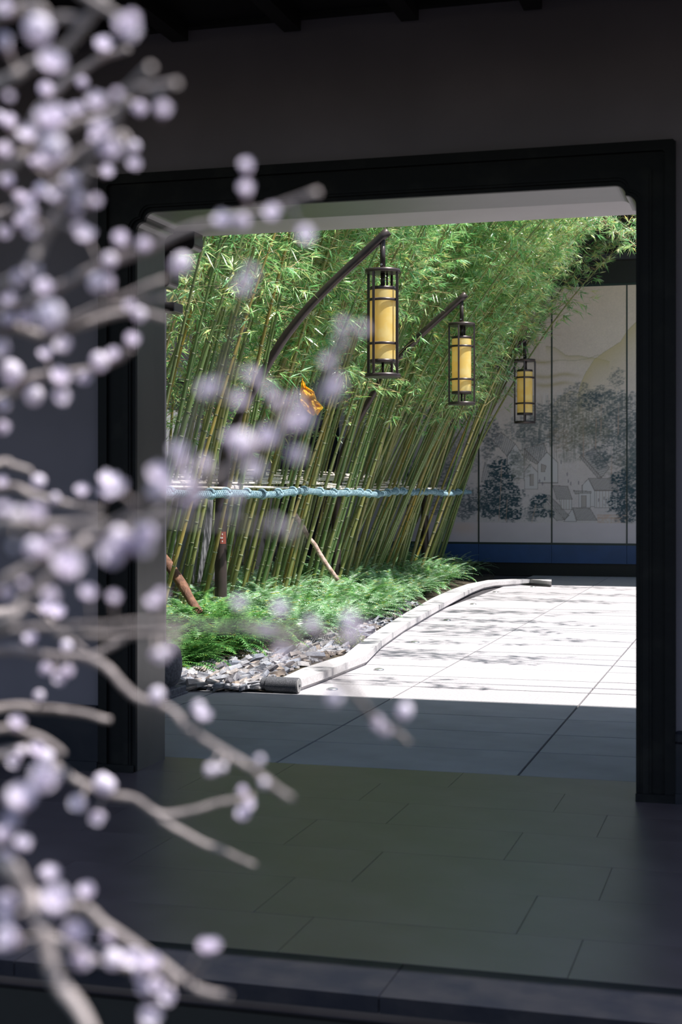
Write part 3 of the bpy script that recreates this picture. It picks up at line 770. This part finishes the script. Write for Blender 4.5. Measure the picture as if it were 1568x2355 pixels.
def crown(px, py, over, cx, cy, rx, ry, c, al, seed):
    al = min(1, al*1.25); c = tuple(v*.72 for v in c)
    d = np.hypot((px-cx)/rx, (py-cy)/ry)
    if d.min() > 1.3: return
    m = np.clip((1.15-d+1.1*(fbm(px/9, py/5.5, seed+100, 3)-.5))*4, 0, 1)
    dab = np.clip((fbm(px/4.2, py/2.6, seed+7, 2)-.40)*6, 0, 1)
    over(m*(.25+.75*dab), c, al)
M_mural = bpy.data.materials.new('mural_print'); M_mural.use_nodes = True
nt = M_mural.node_tree; b = nt.nodes['Principled BSDF']; b.inputs['Roughness'].default_value = .22; b.inputs['Specular IOR Level'].default_value = .25
at = nt.nodes.new('ShaderNodeAttribute'); at.attribute_name = 'print'; nt.links.new(at.outputs['Color'], b.inputs['Base Color'])
mur = bpy.data.objects.new('mural_screen', None); COL.objects.link(mur); mur.location = (-3.6, YM, 0)
tag(mur, 'tall glass-panelled landscape mural on navy plinth across the far side', 'mural')
for k in range(6):
    x0 = -7.5+1.3*k+.008; x1 = x0+1.3-.016
    res = .0105 if k in (1, 2, 3) else (.014 if k in (4,) else .03)
    nx, nz, XX, ZZ, px, py = canvas(x0, x1, res)
    col = paint(px, py)
    N = (nx+1)*(nz+1)
    co = np.stack([XX.ravel(), np.full(N, YM), ZZ.ravel()], 1)
    i, j = np.meshgrid(np.arange(nx), np.arange(nz)); a = (j*(nx+1)+i).ravel()
    faces = np.stack([a, a+1, a+nx+2, a+nx+1], 1)
    # thin slab edge
    v2 = [(x0, YM+.02, .58), (x1, YM+.02, .58), (x1, YM+.02, 5.06), (x0, YM+.02, 5.06)]
    verts = np.concatenate([co, np.array(v2)]); c0, c1, c2, c3 = 0, nx, N-1, N-1-nx
    me = bpy.data.meshes.new('glass_panel')
    me.from_pydata(verts.tolist(), [], faces.tolist()+[(N, c0, c3, N+3), (c1, N+1, N+2, c2), (N+3, c3, c2, N+2), (N+1, N, N+3, N+2)])
    ca = me.color_attributes.new('print', 'FLOAT_COLOR', 'POINT')
    full_ = np.ones((N+4, 4), 'f'); full_[:N, :3] = col.reshape(-1, 3); full_[N:, :3] = .1
    ca.data.foreach_set('color', full_.ravel()); me.materials.append(M_mural)
    o = bpy.data.objects.new('glass_panel', me); COL.objects.link(o); o.parent = mur; o.location = -mur.location
def mp_(name, bmx, m):
    o = obj(name, bmx, m, mur); o.location = -mur.location; return o
bm = bmesh.new()
for k in range(7): box(bm, -7.5+1.3*k-.011, -7.5+1.3*k+.011, YM-.012, YM+.02, .56, 5.06)
mp_('seam_strip', bm, M_seam)
bm = bmesh.new(); box(bm, -7.8, 4.9, YM-.015, YM+.04, .545, .582); mp_('bottom_rail', bm, M_seam)
bm = bmesh.new(); box(bm, -7.8, 4.9, YM-.02, YM+.05, 5.06, 5.10); mp_('top_rail', bm, M_seam)
x = -7.5
for k in range(7): mp_('plinth_panel', bx(x+.003, x+1.297, YM-.03, YM+.05, .225, .545), M_navy); x += 1.3
mp_('plinth_base', bx(-7.8, 4.9, YM+.01, YM+.06, 0, .225), M_black)
bm = bmesh.new(); box(bm, -7.8, 4.9, YM-.04, YM+.06, 5.10, 5.5); struct('trim_2', bm, M_black)
bm = bmesh.new(); box(bm, -7.8, 4.9, YM-.14, YM+.06, 5.5, 5.6); struct('trim_3', bm, M_rooftile)
bm = bmesh.new(); box(bm, -8.2, 5, 22.95, YM+.3, 6.3, 6.6); struct('ceiling_far_eave', bm, M_dark)
# dark floor-side kerb in front of the mural is the shaded strip of paving itself

# ------------------------------------------------------------------ lamp posts and lanterns
PX0, PY0 = -5.20, 13.8
arm_px = [(512, 1140), (516, 1080), (527, 1015), (557, 945), (600, 866), (645, 790), (700, 718), (760, 655), (825, 594), (893, 531)]
arm = [at_y(px, py, PY0)-Vector((PX0, PY0, 0)) for px, py in arm_px]
base_pts = [Vector((0, 0, .0)), Vector((0, 0, .6)), Vector((0, 0, 1.1))]
arm[0].x = .01
path = catmull(base_pts+arm, 5)
hx = at_y(880, 553, PY0)-Vector((PX0, PY0, 0))
lt_top = at_y(880, 620, PY0).z; lt_bot = at_y(877, 868, PY0).z
bm = bmesh.new(); tube(bm, path, [.062 if p.z < 1.3 else (.062-.018*min(1, (p.z-1.3)/.8)) for p in path], 16); pole_me = obj('pole', bm, M_bronze).data
bm = bmesh.new(); tube(bm, [(hx.x, 0, hx.z), (hx.x, 0, lt_top)], .026, 12); hang_me = obj('hanger', bm, M_bronze).data
bm = bmesh.new(); lathe(bm, [(.09, 0), (.09, .02), (.066, .03)], 20); base_me = obj('base_flange', bm, M_bronze).data
bm = bmesh.new(); tube(bm, [(hx.x-.005, -.028, lt_top+.045), (hx.x-.005, -.034, lt_top+.045)], .011, 10); bolt_me = obj('bolt', bm, M_rollend).data
for o in list(COL.objects):
    if o.name in ('pole', 'hanger', 'base_flange', 'bolt'): bpy.data.objects.remove(o)
H = lt_top-lt_bot
def lantern_parts():
    out = []
    def add(nm, bm, m, sm=False):
        me = bpy.data.meshes.new(nm); bm.to_mesh(me); bm.free(); me.materials.append(m); out.append((nm, me))
    Rc = .172
    def hoop(z0, z1, ro, ri, n=36):
        b = bmesh.new(); r = lathe(b, [(ri, z0), (ro, z0), (ro, z1), (ri, z1), (ri, z0)], n); return b
    b = bmesh.new(); capped(b, [(Rc, -.035), (Rc, 0)], 36); 
    add('top_plate', b, M_bronze)
    b = bmesh.new(); capped(b, [(Rc, -H), (Rc, -H+.035)], 36); add('bottom_plate', b, M_bronze)
    for k in range(4):
        a = math.radians(-108+90*k)
        b = bmesh.new(); c, s = Rc*.95*math.cos(a), Rc*.95*math.sin(a); box(b, c-.011, c+.011, s-.011, s+.011, -H+.035, -.035); add('strut', b, M_bronze)
    sz1, sz0 = -.19, -.19-.69
    add('hoop', hoop(-.31, -.285, .150, .135), M_bronze); add('hoop', hoop(-.73, -.705, .150, .135), M_bronze)
    b = bmesh.new(); lathe(b, [(.124, sz0), (.124, sz1)], 36); add('shade', b, M_shade)
    b = bmesh.new(); capped(b, [(.127, sz1-.012), (.127, sz1+.02)], 36); add('shade_cap', b, M_bronze)
    b = bmesh.new(); capped(b, [(.127, sz0-.02), (.127, sz0+.012)], 36); add('shade_cap', b, M_bronze)
    b = bmesh.new(); tube(b, [(0, 0, sz1+.02), (0, 0, -.03)], .022, 10); tube(b, [(.035, .03, sz1+.02), (.035, .03, -.03)], .009, 8); add('upper_rod', b, M_bronze)
    b = bmesh.new(); tube(b, [(.0, 0, -H+.03), (.0, 0, sz0-.02)], .012, 10); add('lower_rod', b, M_bronze)
    for k in range(4):
        a = math.radians(-108+90*k)
        for z in (-.2975, -.7175):
            pass
    return out
LP = lantern_parts()
names = ['nearest', 'middle', 'farthest']
for i, (x, y) in enumerate([(PX0, 13.8), (-5.37, 18.5), (-5.41, 23.9)]):
    pr = empty('lamp_post', (x, y, 0), ['tall bronze curved-arm lamp post nearest the veranda, holding the largest lantern', 'middle bronze curved-arm lamp post rising behind the teal rail', 'farthest bronze curved-arm lamp post in front of the mural'][i], 'lamp post', 'curved lamp posts in the bamboo bed')
    for nm, me in (('pole', pole_me), ('hanger', hang_me), ('base_flange', base_me), ('bolt', bolt_me)):
        c = bpy.data.objects.new(nm, me); COL.objects.link(c); c.parent = pr
        if nm == 'base_flange': c.location.z = .06
    if i == 0:
        b = bmesh.new(); q = at_y(522, 1237, y-.06)-Vector((x, y, 0))
        for a in range(3):
            for c_ in range(3):
                pass
        ring_ = [b.verts.new((.0622*math.cos(math.radians(t))*1.005, .0622*math.sin(math.radians(t))*1.005, z)) for z in (q.z-.06, q.z+.06) for t in (-75, -60, -45, -30, -15)]
        for k in range(4): b.faces.new((ring_[k], ring_[k+1], ring_[k+6], ring_[k+5]))
        st = obj('sticker', b, M_sticker, pr); st['label'] = 'small red sticker with white marks'
        b = bmesh.new()
        for (t, dz) in ((-68, .0), (-55, 0), (-55, .035), (-55, -.035)):
            vv = [b.verts.new((.0634*math.cos(math.radians(t+dt)), .0634*math.sin(math.radians(t+dt)), q.z+dz+d)) for dt, d in ((-4, -.008), (4, -.008), (4, .008), (-4, .008))]
            b.faces.new(vv)
        obj('sticker_print', b, M_white, st)
    ln = empty('lantern', (x+hx.x, y, lt_top), ['largest amber cylinder lantern in bronze cage, nearest and highest in view', 'middle amber cylinder lantern in bronze cage', 'smallest amber cylinder lantern in bronze cage, in front of the mural'][i], 'lantern', 'amber lanterns on curved posts', rz=[0, math.radians(16), math.radians(24)][i])
    for nm, me in LP:
        c = bpy.data.objects.new(nm, me); COL.objects.link(c); c.parent = ln
        if nm == 'shade': c['label'] = 'amber mottled translucent shade'

# ------------------------------------------------------------------ rail with teal cord and bleached rods
RX = -4.84
def railz(y): return 1.475+.012*math.sin(y*1.3)+.010*math.sin(y*2.9+1)-.0006*(y-10)
ra = empty('tied_rail', (RX, 9.8, 1.47), 'teal cord-wrapped rail bracing the bamboo grove', 'rail')
pts = [Vector((RX, 9.8+.1*k, railz(9.8+.1*k))) for k in range(152)]
bm = bmesh.new(); tube(bm, pts, .024, 8); o = obj('pole', bm, M_teal, ra); o.location = -ra.location
bm = bmesh.new(); hp = []
n_ = 152*14
for k in range(n_):
    y = 9.85+(24.9-9.85)*k/n_; a = k*2*math.pi/7.0*1.0; r = .030+.004*noise.noise(Vector((y*3, 0, 0)))
    hp.append(Vector((RX+r*math.cos(a), y, railz(y)+r*math.sin(a))))
tube(bm, hp, .008, 4); o = obj('cord_wrap', bm, M_teal, ra); o.location = -ra.location; o['kind'] = 'stuff'
y = 10.6
while y < 24.8:
    bm = bmesh.new(); 
    a1 = [Vector((RX+.038*math.cos(t)-.004, y+.012*math.sin(t*2), railz(y)+.044*math.sin(t)+.006)) for t in np.linspace(0, 6.2, 14)]
    tube(bm, a1, .013, 6); a2 = [Vector((RX+.038*math.cos(t), y+.03+.01*math.sin(t*2), railz(y)+.040*math.sin(t))) for t in np.linspace(.5, 6.5, 14)]; tube(bm, a2, .012, 6)
    o = obj('knot', bm, M_teal, ra); o.location = -ra.location; y += R.uniform(.38, .62)
for k in range(8):
    x = -5.06-.17*k; z = 1.53+.032*k
    for s_ in range(4):
        ya = 10.2+3.7*s_+R.uniform(-.2, .2); yb = ya+3.9
        b = bmesh.new(); tube(b, [(0, 0, 0), (R.uniform(-.02, .02), (yb-ya)/2, R.uniform(-.015, .015)), (0, yb-ya, 0)], .012, 6)
        o = obj('tie_rod', b, M_rod); o.location = (x+R.uniform(-.03, .03), ya, z+R.uniform(-.012, .012))
        sec = ['left end', 'left middle', 'right middle', 'right end'][s_]
        tag(o, 'thin bleached rod lashed across the culms, %s stretch behind the teal rail' % sec, 'rod', 'bleached tie rods, %s stretch' % sec)

# stakes and yellow sheet
def stake(name, a, b_, r, m, label):
    bm = bmesh.new(); n = 8; P = [a.lerp(b_, k/n)+Vector((R.uniform(-.008, .008), 0, R.uniform(-.008, .008))) for k in range(n+1)]
    P = [p-b_ for p in P]; tube(bm, P, [r*R.uniform(.9, 1.1) for _ in P], 9); o = obj(name, bm, m); o.location = b_; tag(o, label, 'stake')
stake('wooden_stake', at_depth(352, 1245, 13.9), at_depth(463, 1415, 13.3), .045, M_bark, 'thick reddish-brown stake leaning in the ferns beside the first lamp post')
stake('wooden_stake', at_depth(672, 1175, 17.2), at_depth(775, 1335, 17.0), .028, M_palestake, 'thin pale pinkish stake leaning between the first and second lamp posts')
yl = empty('yellow_sheet', at_depth(716, 915, 15.0), 'crumpled orange-yellow sheet caught among the bamboo culms', 'sheet')
bm = bmesh.new()
poly = [[(690, 874), (700, 880), (703, 900)], [(688, 905), (702, 900), (722, 906), (724, 922)], [(694, 925), (708, 930), (722, 934), (744, 940)], [(700, 950), (716, 952), (732, 950), (748, 946)]]
g = []
NXs, NYs = 14, 16
for j in range(NYs+1):
    v = j/NYs; xl_ = np.interp(v, [0, .3, .55, .8, 1], [694, 690, 690, 698, 712]); xr_ = np.interp(v, [0, .2, .35, .6, .8, 1], [697, 704, 722, 727, 744, 730]); yy = 874+80*v
    row = []
    for i in range(NXs+1):
        u = i/NXs; p = at_depth(xl_+(xr_-xl_)*u, yy+3*math.sin(u*9+v*4), 15.0)-yl.location
        p.y += .05*noise.noise(Vector((u*4, v*6, 1)))+.03*noise.noise(Vector((u*11, v*12, 4))); row.append(bm.verts.new(p))
    g.append(row)
for j in range(NYs):
    for i in range(NXs): bm.faces.new((g[j][i], g[j][i+1], g[j+1][i+1], g[j+1][i]))
bmesh.ops.solidify(bm, geom=bm.faces[:], thickness=.004)
obj('sheet', bm, M_yellow, yl)

# ------------------------------------------------------------------ flowering tree in the foreground
tb = at_depth(-470, 1128, 1.35); tb.z = -.88
tree = empty('blossom_tree', tb, 'out-of-focus plum tree with white blossoms along the left foreground', 'tree')
def tchild(name, me_or_bm, m=None, parent=None):
    o = obj(name, me_or_bm, m, tree if parent is None else parent); 
    if parent is None: o.location = -tb
    return o
def trunkp(py): 
    p = at_depth(-470, py, 1.35); return p
bm = bmesh.new()
tp = [Vector((tb.x, tb.y, -.9)), Vector((tb.x+.03, tb.y, -.2)), trunkp(3200), trunkp(2500), trunkp(1800), trunkp(1200), trunkp(600), trunkp(0), trunkp(-500)]
tube(bm, catmull(tp, 5), [.07-.0012*k for k in range(41)], 12)
tchild('trunk', bm, M_twigbark)
BR = [  # pixels, depth start, depth end, width px (true)
 ([(0,190),(60,160),(130,125),(200,50),(240,-10)], 1.05,1.0,26),
 ([(20,330),(90,250),(150,190),(215,145),(295,112)], 1.3,1.25,18),
 ([(60,20),(100,50),(140,42),(190,40)], 1.0,.95,22),
 ([(180,-20),(230,10),(275,40)], .95,.95,20),
 ([(230,240),(300,208),(350,200),(410,188)], 1.0,.95,22),
 ([(200,380),(250,290),(300,200),(345,150)], .95,.9,20),
 ([(-10,395),(60,350),(160,290),(250,265),(300,230)], 1.15,1.15,20),
 ([(110,410),(190,345),(290,305)], 1.2,1.2,17),
 ([(30,650),(110,530),(190,400),(240,310)], 1.05,1.0,24),
 ([(-10,500),(100,440),(200,390)], 1.3,1.3,17),
 ([(-10,720),(60,700),(150,650),(250,605),(340,570),(420,535),(520,505),(640,475),(730,442)], 1.2,1.05,20),
 ([(-10,755),(100,768),(200,742),(300,720),(385,735)], 1.2,1.2,20),
 ([(100,765),(180,725),(260,690),(385,640)], 1.2,1.15,17),
 ([(120,760),(220,715),(300,700),(400,685)], 1.2,1.15,16),
 ([(-10,925),(60,880),(130,860),(210,850),(270,825),(300,800)], 1.3,1.25,20),
 ([(-10,1070),(30,1072),(68,1080)], 1.4,1.4,15),
 ([(-10,1122),(80,1140),(160,1160),(235,1175)], 1.35,1.3,17),
 ([(150,1340),(230,1230),(300,1180),(380,1080),(440,970),(480,900),(530,790),(560,690),(577,640)], 1.0,.8,15),
 ([(-10,1350),(80,1300),(200,1245),(300,1220),(400,1160),(500,1095),(600,1020),(700,950),(760,850),(788,790)], 1.05,.85,26),
 ([(300,1195),(390,1200),(500,1205),(600,1212),(690,1235)], .85,.75,12),
 ([(-10,1205),(100,1210),(240,1205)], .9,.9,24),
 ([(-10,1440),(60,1380),(120,1320),(200,1240)], 1.0,1.0,26),
 ([(-10,1458),(120,1445),(190,1440),(300,1435),(400,1432),(500,1440),(590,1445),(700,1450),(800,1462)], 1.15,.9,16),
 ([(40,1400),(130,1440),(200,1500)], 1.5,1.45,10),
 ([(130,1460),(260,1465),(350,1455),(420,1460)], 1.1,1.05,17),
 ([(-10,1500),(100,1505),(200,1515),(250,1540),(300,1595),(360,1620),(400,1640),(430,1675),(480,1710),(560,1755),(620,1800),(670,1838)], 1.35,1.1,18),
 ([(200,1515),(270,1480),(300,1460)], 1.35,1.35,15),
 ([(-10,1630),(100,1632),(190,1642),(255,1655)], 1.4,1.4,17),
 ([(-10,1680),(70,1690),(110,1705),(150,1738)], 1.3,1.3,14),
 ([(60,1720),(100,1740),(170,1790),(240,1825),(310,1840),(370,1870),(440,1865),(520,1845),(582,1828)], 1.3,1.3,16),
 ([(370,1880),(440,1925),(500,1955),(588,1988)], 1.3,1.3,14),
 ([(-10,1965),(40,2020),(110,2080),(200,2090),(240,2130),(320,2180),(400,2235),(470,2280),(528,2293)], 1.1,1.1,21),
 ([(-10,1990),(60,2060),(100,2140),(130,2250),(180,2320),(225,2400)], .95,.9,38),
 ([(100,2140),(200,2200),(300,2230),(412,2250)], 1.1,1.1,17),
 ([(720,1515),(790,1570),(850,1640),(900,1680),(940,1705)], .9,1.25,13),
]
branches = []
JOIN = {34: (20, 3)}
for bi, (pp, d0, d1, wpx) in enumerate(BR):
    n = len(pp); P3 = []
    for k, (px, py) in enumerate(pp):
        d = d0+(d1-d0)*k/(n-1); P3.append((px, py, d))
    w3 = [at_depth(*q) for q in P3]; rr_ = [wpx*.60*P3[k][2]/F*(1-.35*k/(n-1)) for k in range(n)]
    if pp[0][0] <= 60:     # carry it back to the trunk outside the frame
        w3 = [trunkp(pp[0][1]+250), at_depth(-230, pp[0][1]+90, (d0+1.35)/2)]+w3; rr_ = [.016, .012]+rr_
    elif bi == 34:
        w3 = [at_depth(560, 1440, .95), at_depth(640, 1470, .9)]+w3; rr_ = [.003, .003]+rr_
    c3 = catmull(w3, 7); m_ = len(c3)
    rad = [float(np.interp(k/(m_-1)*(len(rr_)-1), range(len(rr_)), rr_)) for k in range(m_)]
    c3 = [p+Vector((noise.noise(p*40), 0, noise.noise(p*40+Vector((9, 9, 9)))))*.0018 for p in c3]
    rad = [r*(1+.12*noise.noise(p*60)) for r, p in zip(rad, c3)]
    bm = bmesh.new(); tube(bm, c3, rad, 10)
    o = tchild('branch', bm, M_twigbark); branches.append((o, P3, c3))
# blossoms
def blossom_mesh(rr, openness, npet=5):
    V, Fc, mi = [], [], []
    for L_ in range(2):
        for k in range(npet):
            a = 2*math.pi*(k+.5*L_)/npet+rr.uniform(-.15, .15); lift = openness+rr.uniform(-.15, .15)+L_*.35
            out = Vector((math.cos(a), math.sin(a), 0)); sd = Vector((-math.sin(a), math.cos(a), 0)); upv = Vector((0, 0, 1))
            d = out*math.cos(lift)+upv*math.sin(lift); i0 = len(V)
            for (u, w_, h) in ((.0, .1, 0), (.25, .36, .02), (.6, .52, .10), (.88, .36, .20), (1.0, .12, .27)):
                c = d*u*.58+upv*h*.9
                V.extend([c-sd*w_*.5+upv*.05*w_, c-upv*.04, c+sd*w_*.5+upv*.05*w_])
            for r in range(4):
                for q in range(2):
                    Fc.append((i0+r*3+q, i0+r*3+q+1, i0+r*3+q+4, i0+r*3+q+3)); mi.append(0)
    i0 = len(V)   # calyx cup
    for r, z in ((.02, -.32), (.14, -.16), (.18, .04)):
        for k in range(6): V.append(Vector((r*math.cos(k*math.pi/3), r*math.sin(k*math.pi/3), z)))
    for r in range(2):
        for k in range(6): Fc.append((i0+r*6+k, i0+r*6+(k+1) % 6, i0+(r+1)*6+(k+1) % 6, i0+(r+1)*6+k)); mi.append(1)
    me = bpy.data.meshes.new('blossom'); me.from_pydata([tuple(v) for v in V], [], Fc); me.materials.append(M_petal); me.materials.append(M_calyx)
    me.polygons.foreach_set('material_index', mi); me.polygons.foreach_set('use_smooth', [True]*len(mi)); return me
def bud_mesh():
    bm = bmesh.new(); bmesh.ops.create_icosphere(bm, subdivisions=2, radius=.5)
    for v in bm.verts:
        v.co.z *= 1.25; v.co *= 1+.08*math.sin(5*math.atan2(v.co.y, v.co.x))*(1-abs(v.co.z))
    for f in bm.faces: f.smooth = True; f.material_index = 1 if f.calc_center_median().z < -.38 else 0
    me = bpy.data.meshes.new('blossom'); bm.to_mesh(me); bm.free(); me.materials.append(M_petal); me.materials.append(M_calyx); return me
bl = [blossom_mesh(R, o_) for o_ in (.25, .45, .7, .95)]; bd = bud_mesh()
FL = [(22,32,40),(12,12,30),(88,68,62),(18,118,56),(285,70,62),(300,55,46),(238,118,48),(118,155,62),(110,222,52),(188,200,38),(18,230,34),(225,242,46),(272,228,36),(176,260,36),(323,260,48),(373,265,50),(0,270,25),(25,297,50),(110,290,66),(130,280,60),(70,320,50),(230,310,50),(215,330,35),(120,340,60),(250,355,60),(308,338,28),(308,382,32),(240,402,36),(10,360,50),(82,385,35),(110,390,55),(135,372,40),(22,430,42),(48,465,40),(70,465,35),(95,438,34),(130,460,40),(165,420,40),(180,458,34),(168,490,42),(210,470,40),(75,505,50),(48,525,45),(80,540,35),(178,535,38),(203,552,46),(282,567,52),(337,574,48),(252,598,34),(10,540,35),
(567,400,48),(566,452,50),(515,515,46),(555,515,44),(630,500,46),(696,540,44),(415,607,46),(573,637,44),(560,668,44),
(74,630,40),(38,658,52),(102,672,50),(20,698,46),(115,725,60),(60,745,44),(20,745,40),(225,650,44),(253,670,50),(300,710,32),(320,723,32),(301,795,48),(263,822,36),(228,832,40),(150,800,44),(107,824,36),(10,805,44),(27,855,46),(30,885,34),(138,873,46),(193,873,38),(78,910,42),(138,916,44),(5,938,36),(0,985,46),(88,1107,32),(188,1138,36),(250,1115,50),(245,1145,50),(275,1130,45),(127,1145,22),(5,1115,30),(8,1175,34),(40,1185,36),(90,1195,60),
(412,1050,52),(417,1083,45),(365,1100,56),(395,1135,45),(360,1130,40),(440,1115,44),(480,905,50),(497,895,40),(543,928,44),(574,870,40),(617,909,40),(646,935,44),(683,935,44),(755,905,44),(775,888,40),(700,975,55),(675,985,55),(557,1020,56),(528,1013,34),(617,1020,60),(676,1050,50),(474,1083,50),(590,1085,46),(430,1170,50),(450,1150,46),(543,1146,44),
(530,1175,24),(632,1203,24),(668,1215,24),(790,762,40),(825,767,40),(785,793,38),(758,838,36),
(77,1261,42),(141,1246,50),(150,1313,76),(101,1277,60),(266,1234,50),(340,1237,60),(294,1264,76),(260,1283,66),(320,1268,60),(12,1368,40),(57,1350,32),(113,1377,44),(205,1377,46),(260,1387,42),(352,1396,40),(372,1380,40),(132,1417,42),(107,1411,40),(72,1478,38),(153,1485,28),(119,1540,42),(156,1550,42),(138,1558,36),(355,1512,36),(372,1507,34),(398,1497,34),(361,1598,34),(456,1628,30),(468,1650,34),(31,1258,22),
(550,1398,40),(646,1409,44),(611,1459,42),(645,1502,34),(713,1446,50),(802,1428,40),(805,1475,44),(835,1450,30),(768,1605,38),(931,1635,36),(866,1665,38),(886,1685,36),
(40,1675,44),(86,1732,40),(104,1742,40),(37,1750,36),(48,1728,24),(105,1797,76),(52,1852,76),(30,1900,60),(10,1930,50),(50,1945,40),(235,1802,42),(247,1808,38),(182,1847,42),(222,1876,42),(565,1827,34),(568,1850,30),(560,1877,38),(12,1985,50),(112,2022,48),(130,2075,72),(20,2075,56),(200,2057,44),(35,2165,70),(250,2160,40),(260,2205,44),(175,2165,80),(185,2215,64),(310,2205,50),(350,2225,50),(466,2184,42),(488,2185,40),(362,2268,46),(390,2292,42),(345,2330,56),(485,1770,28),(510,1765,22),(597,1748,22),(607,1800,20),(20,2110,40),(320,2245,36),(328,2275,34),(90,1600,24)]
for k, (px, py, dia) in enumerate(FL):
    best = None
    for (o, P3, c3) in branches:
        for i in range(len(P3)-1):
            ax, ay, da = P3[i]; bx_, by, db = P3[i+1]; dx, dy = bx_-ax, by-ay
            t = max(0, min(1, ((px-ax)*dx+(py-ay)*dy)/(dx*dx+dy*dy+1e-6))); q = (ax+t*dx, ay+t*dy); dist = math.hypot(px-q[0], py-q[1])
            if best is None or dist < best[0]: best = (dist, o, q, da+t*(db-da))
    dist, o, q, d = best
    if dia > 58: d = min(d, .95)
    d -= .012
    blur = 2.45*(14.5/d-1)*.72
    real = max(18, dia*1.04-blur*.22)*d/F
    pc = at_depth(px, py, d); pb_ = at_depth(q[0], q[1], best[3])
    me = bd if (dia < 30 or R.random() < .12) else R.choice(bl)
    c = bpy.data.objects.new('blossom', me); COL.objects.link(c); c.parent = o
    c.location = pc; s_ = real*(1.08 if me is bd else .98); c.scale = (s_, s_, s_)
    away = (pc-pb_); fwd_ = Vector((S, -C_, .25))
    dirv = (away.normalized()*.9 if away.length > 1e-4 else Vector((0, 0, .3)))+fwd_*R.uniform(.2, 1.0)+Vector((R.gauss(0, .3), 0, R.uniform(.5, 1.3)))
    c.rotation_mode = 'QUATERNION'; c.rotation_quaternion = dirv.to_track_quat('Z', 'Y')
    if dist > 10 and dist < 90:
        bm = bmesh.new(); tube(bm, [pb_, pb_.lerp(pc, .9)], [.0016, .0011], 6)
        s2 = obj('stalk', bm, M_twigbark, o)
print('objects', len(bpy.data.objects))
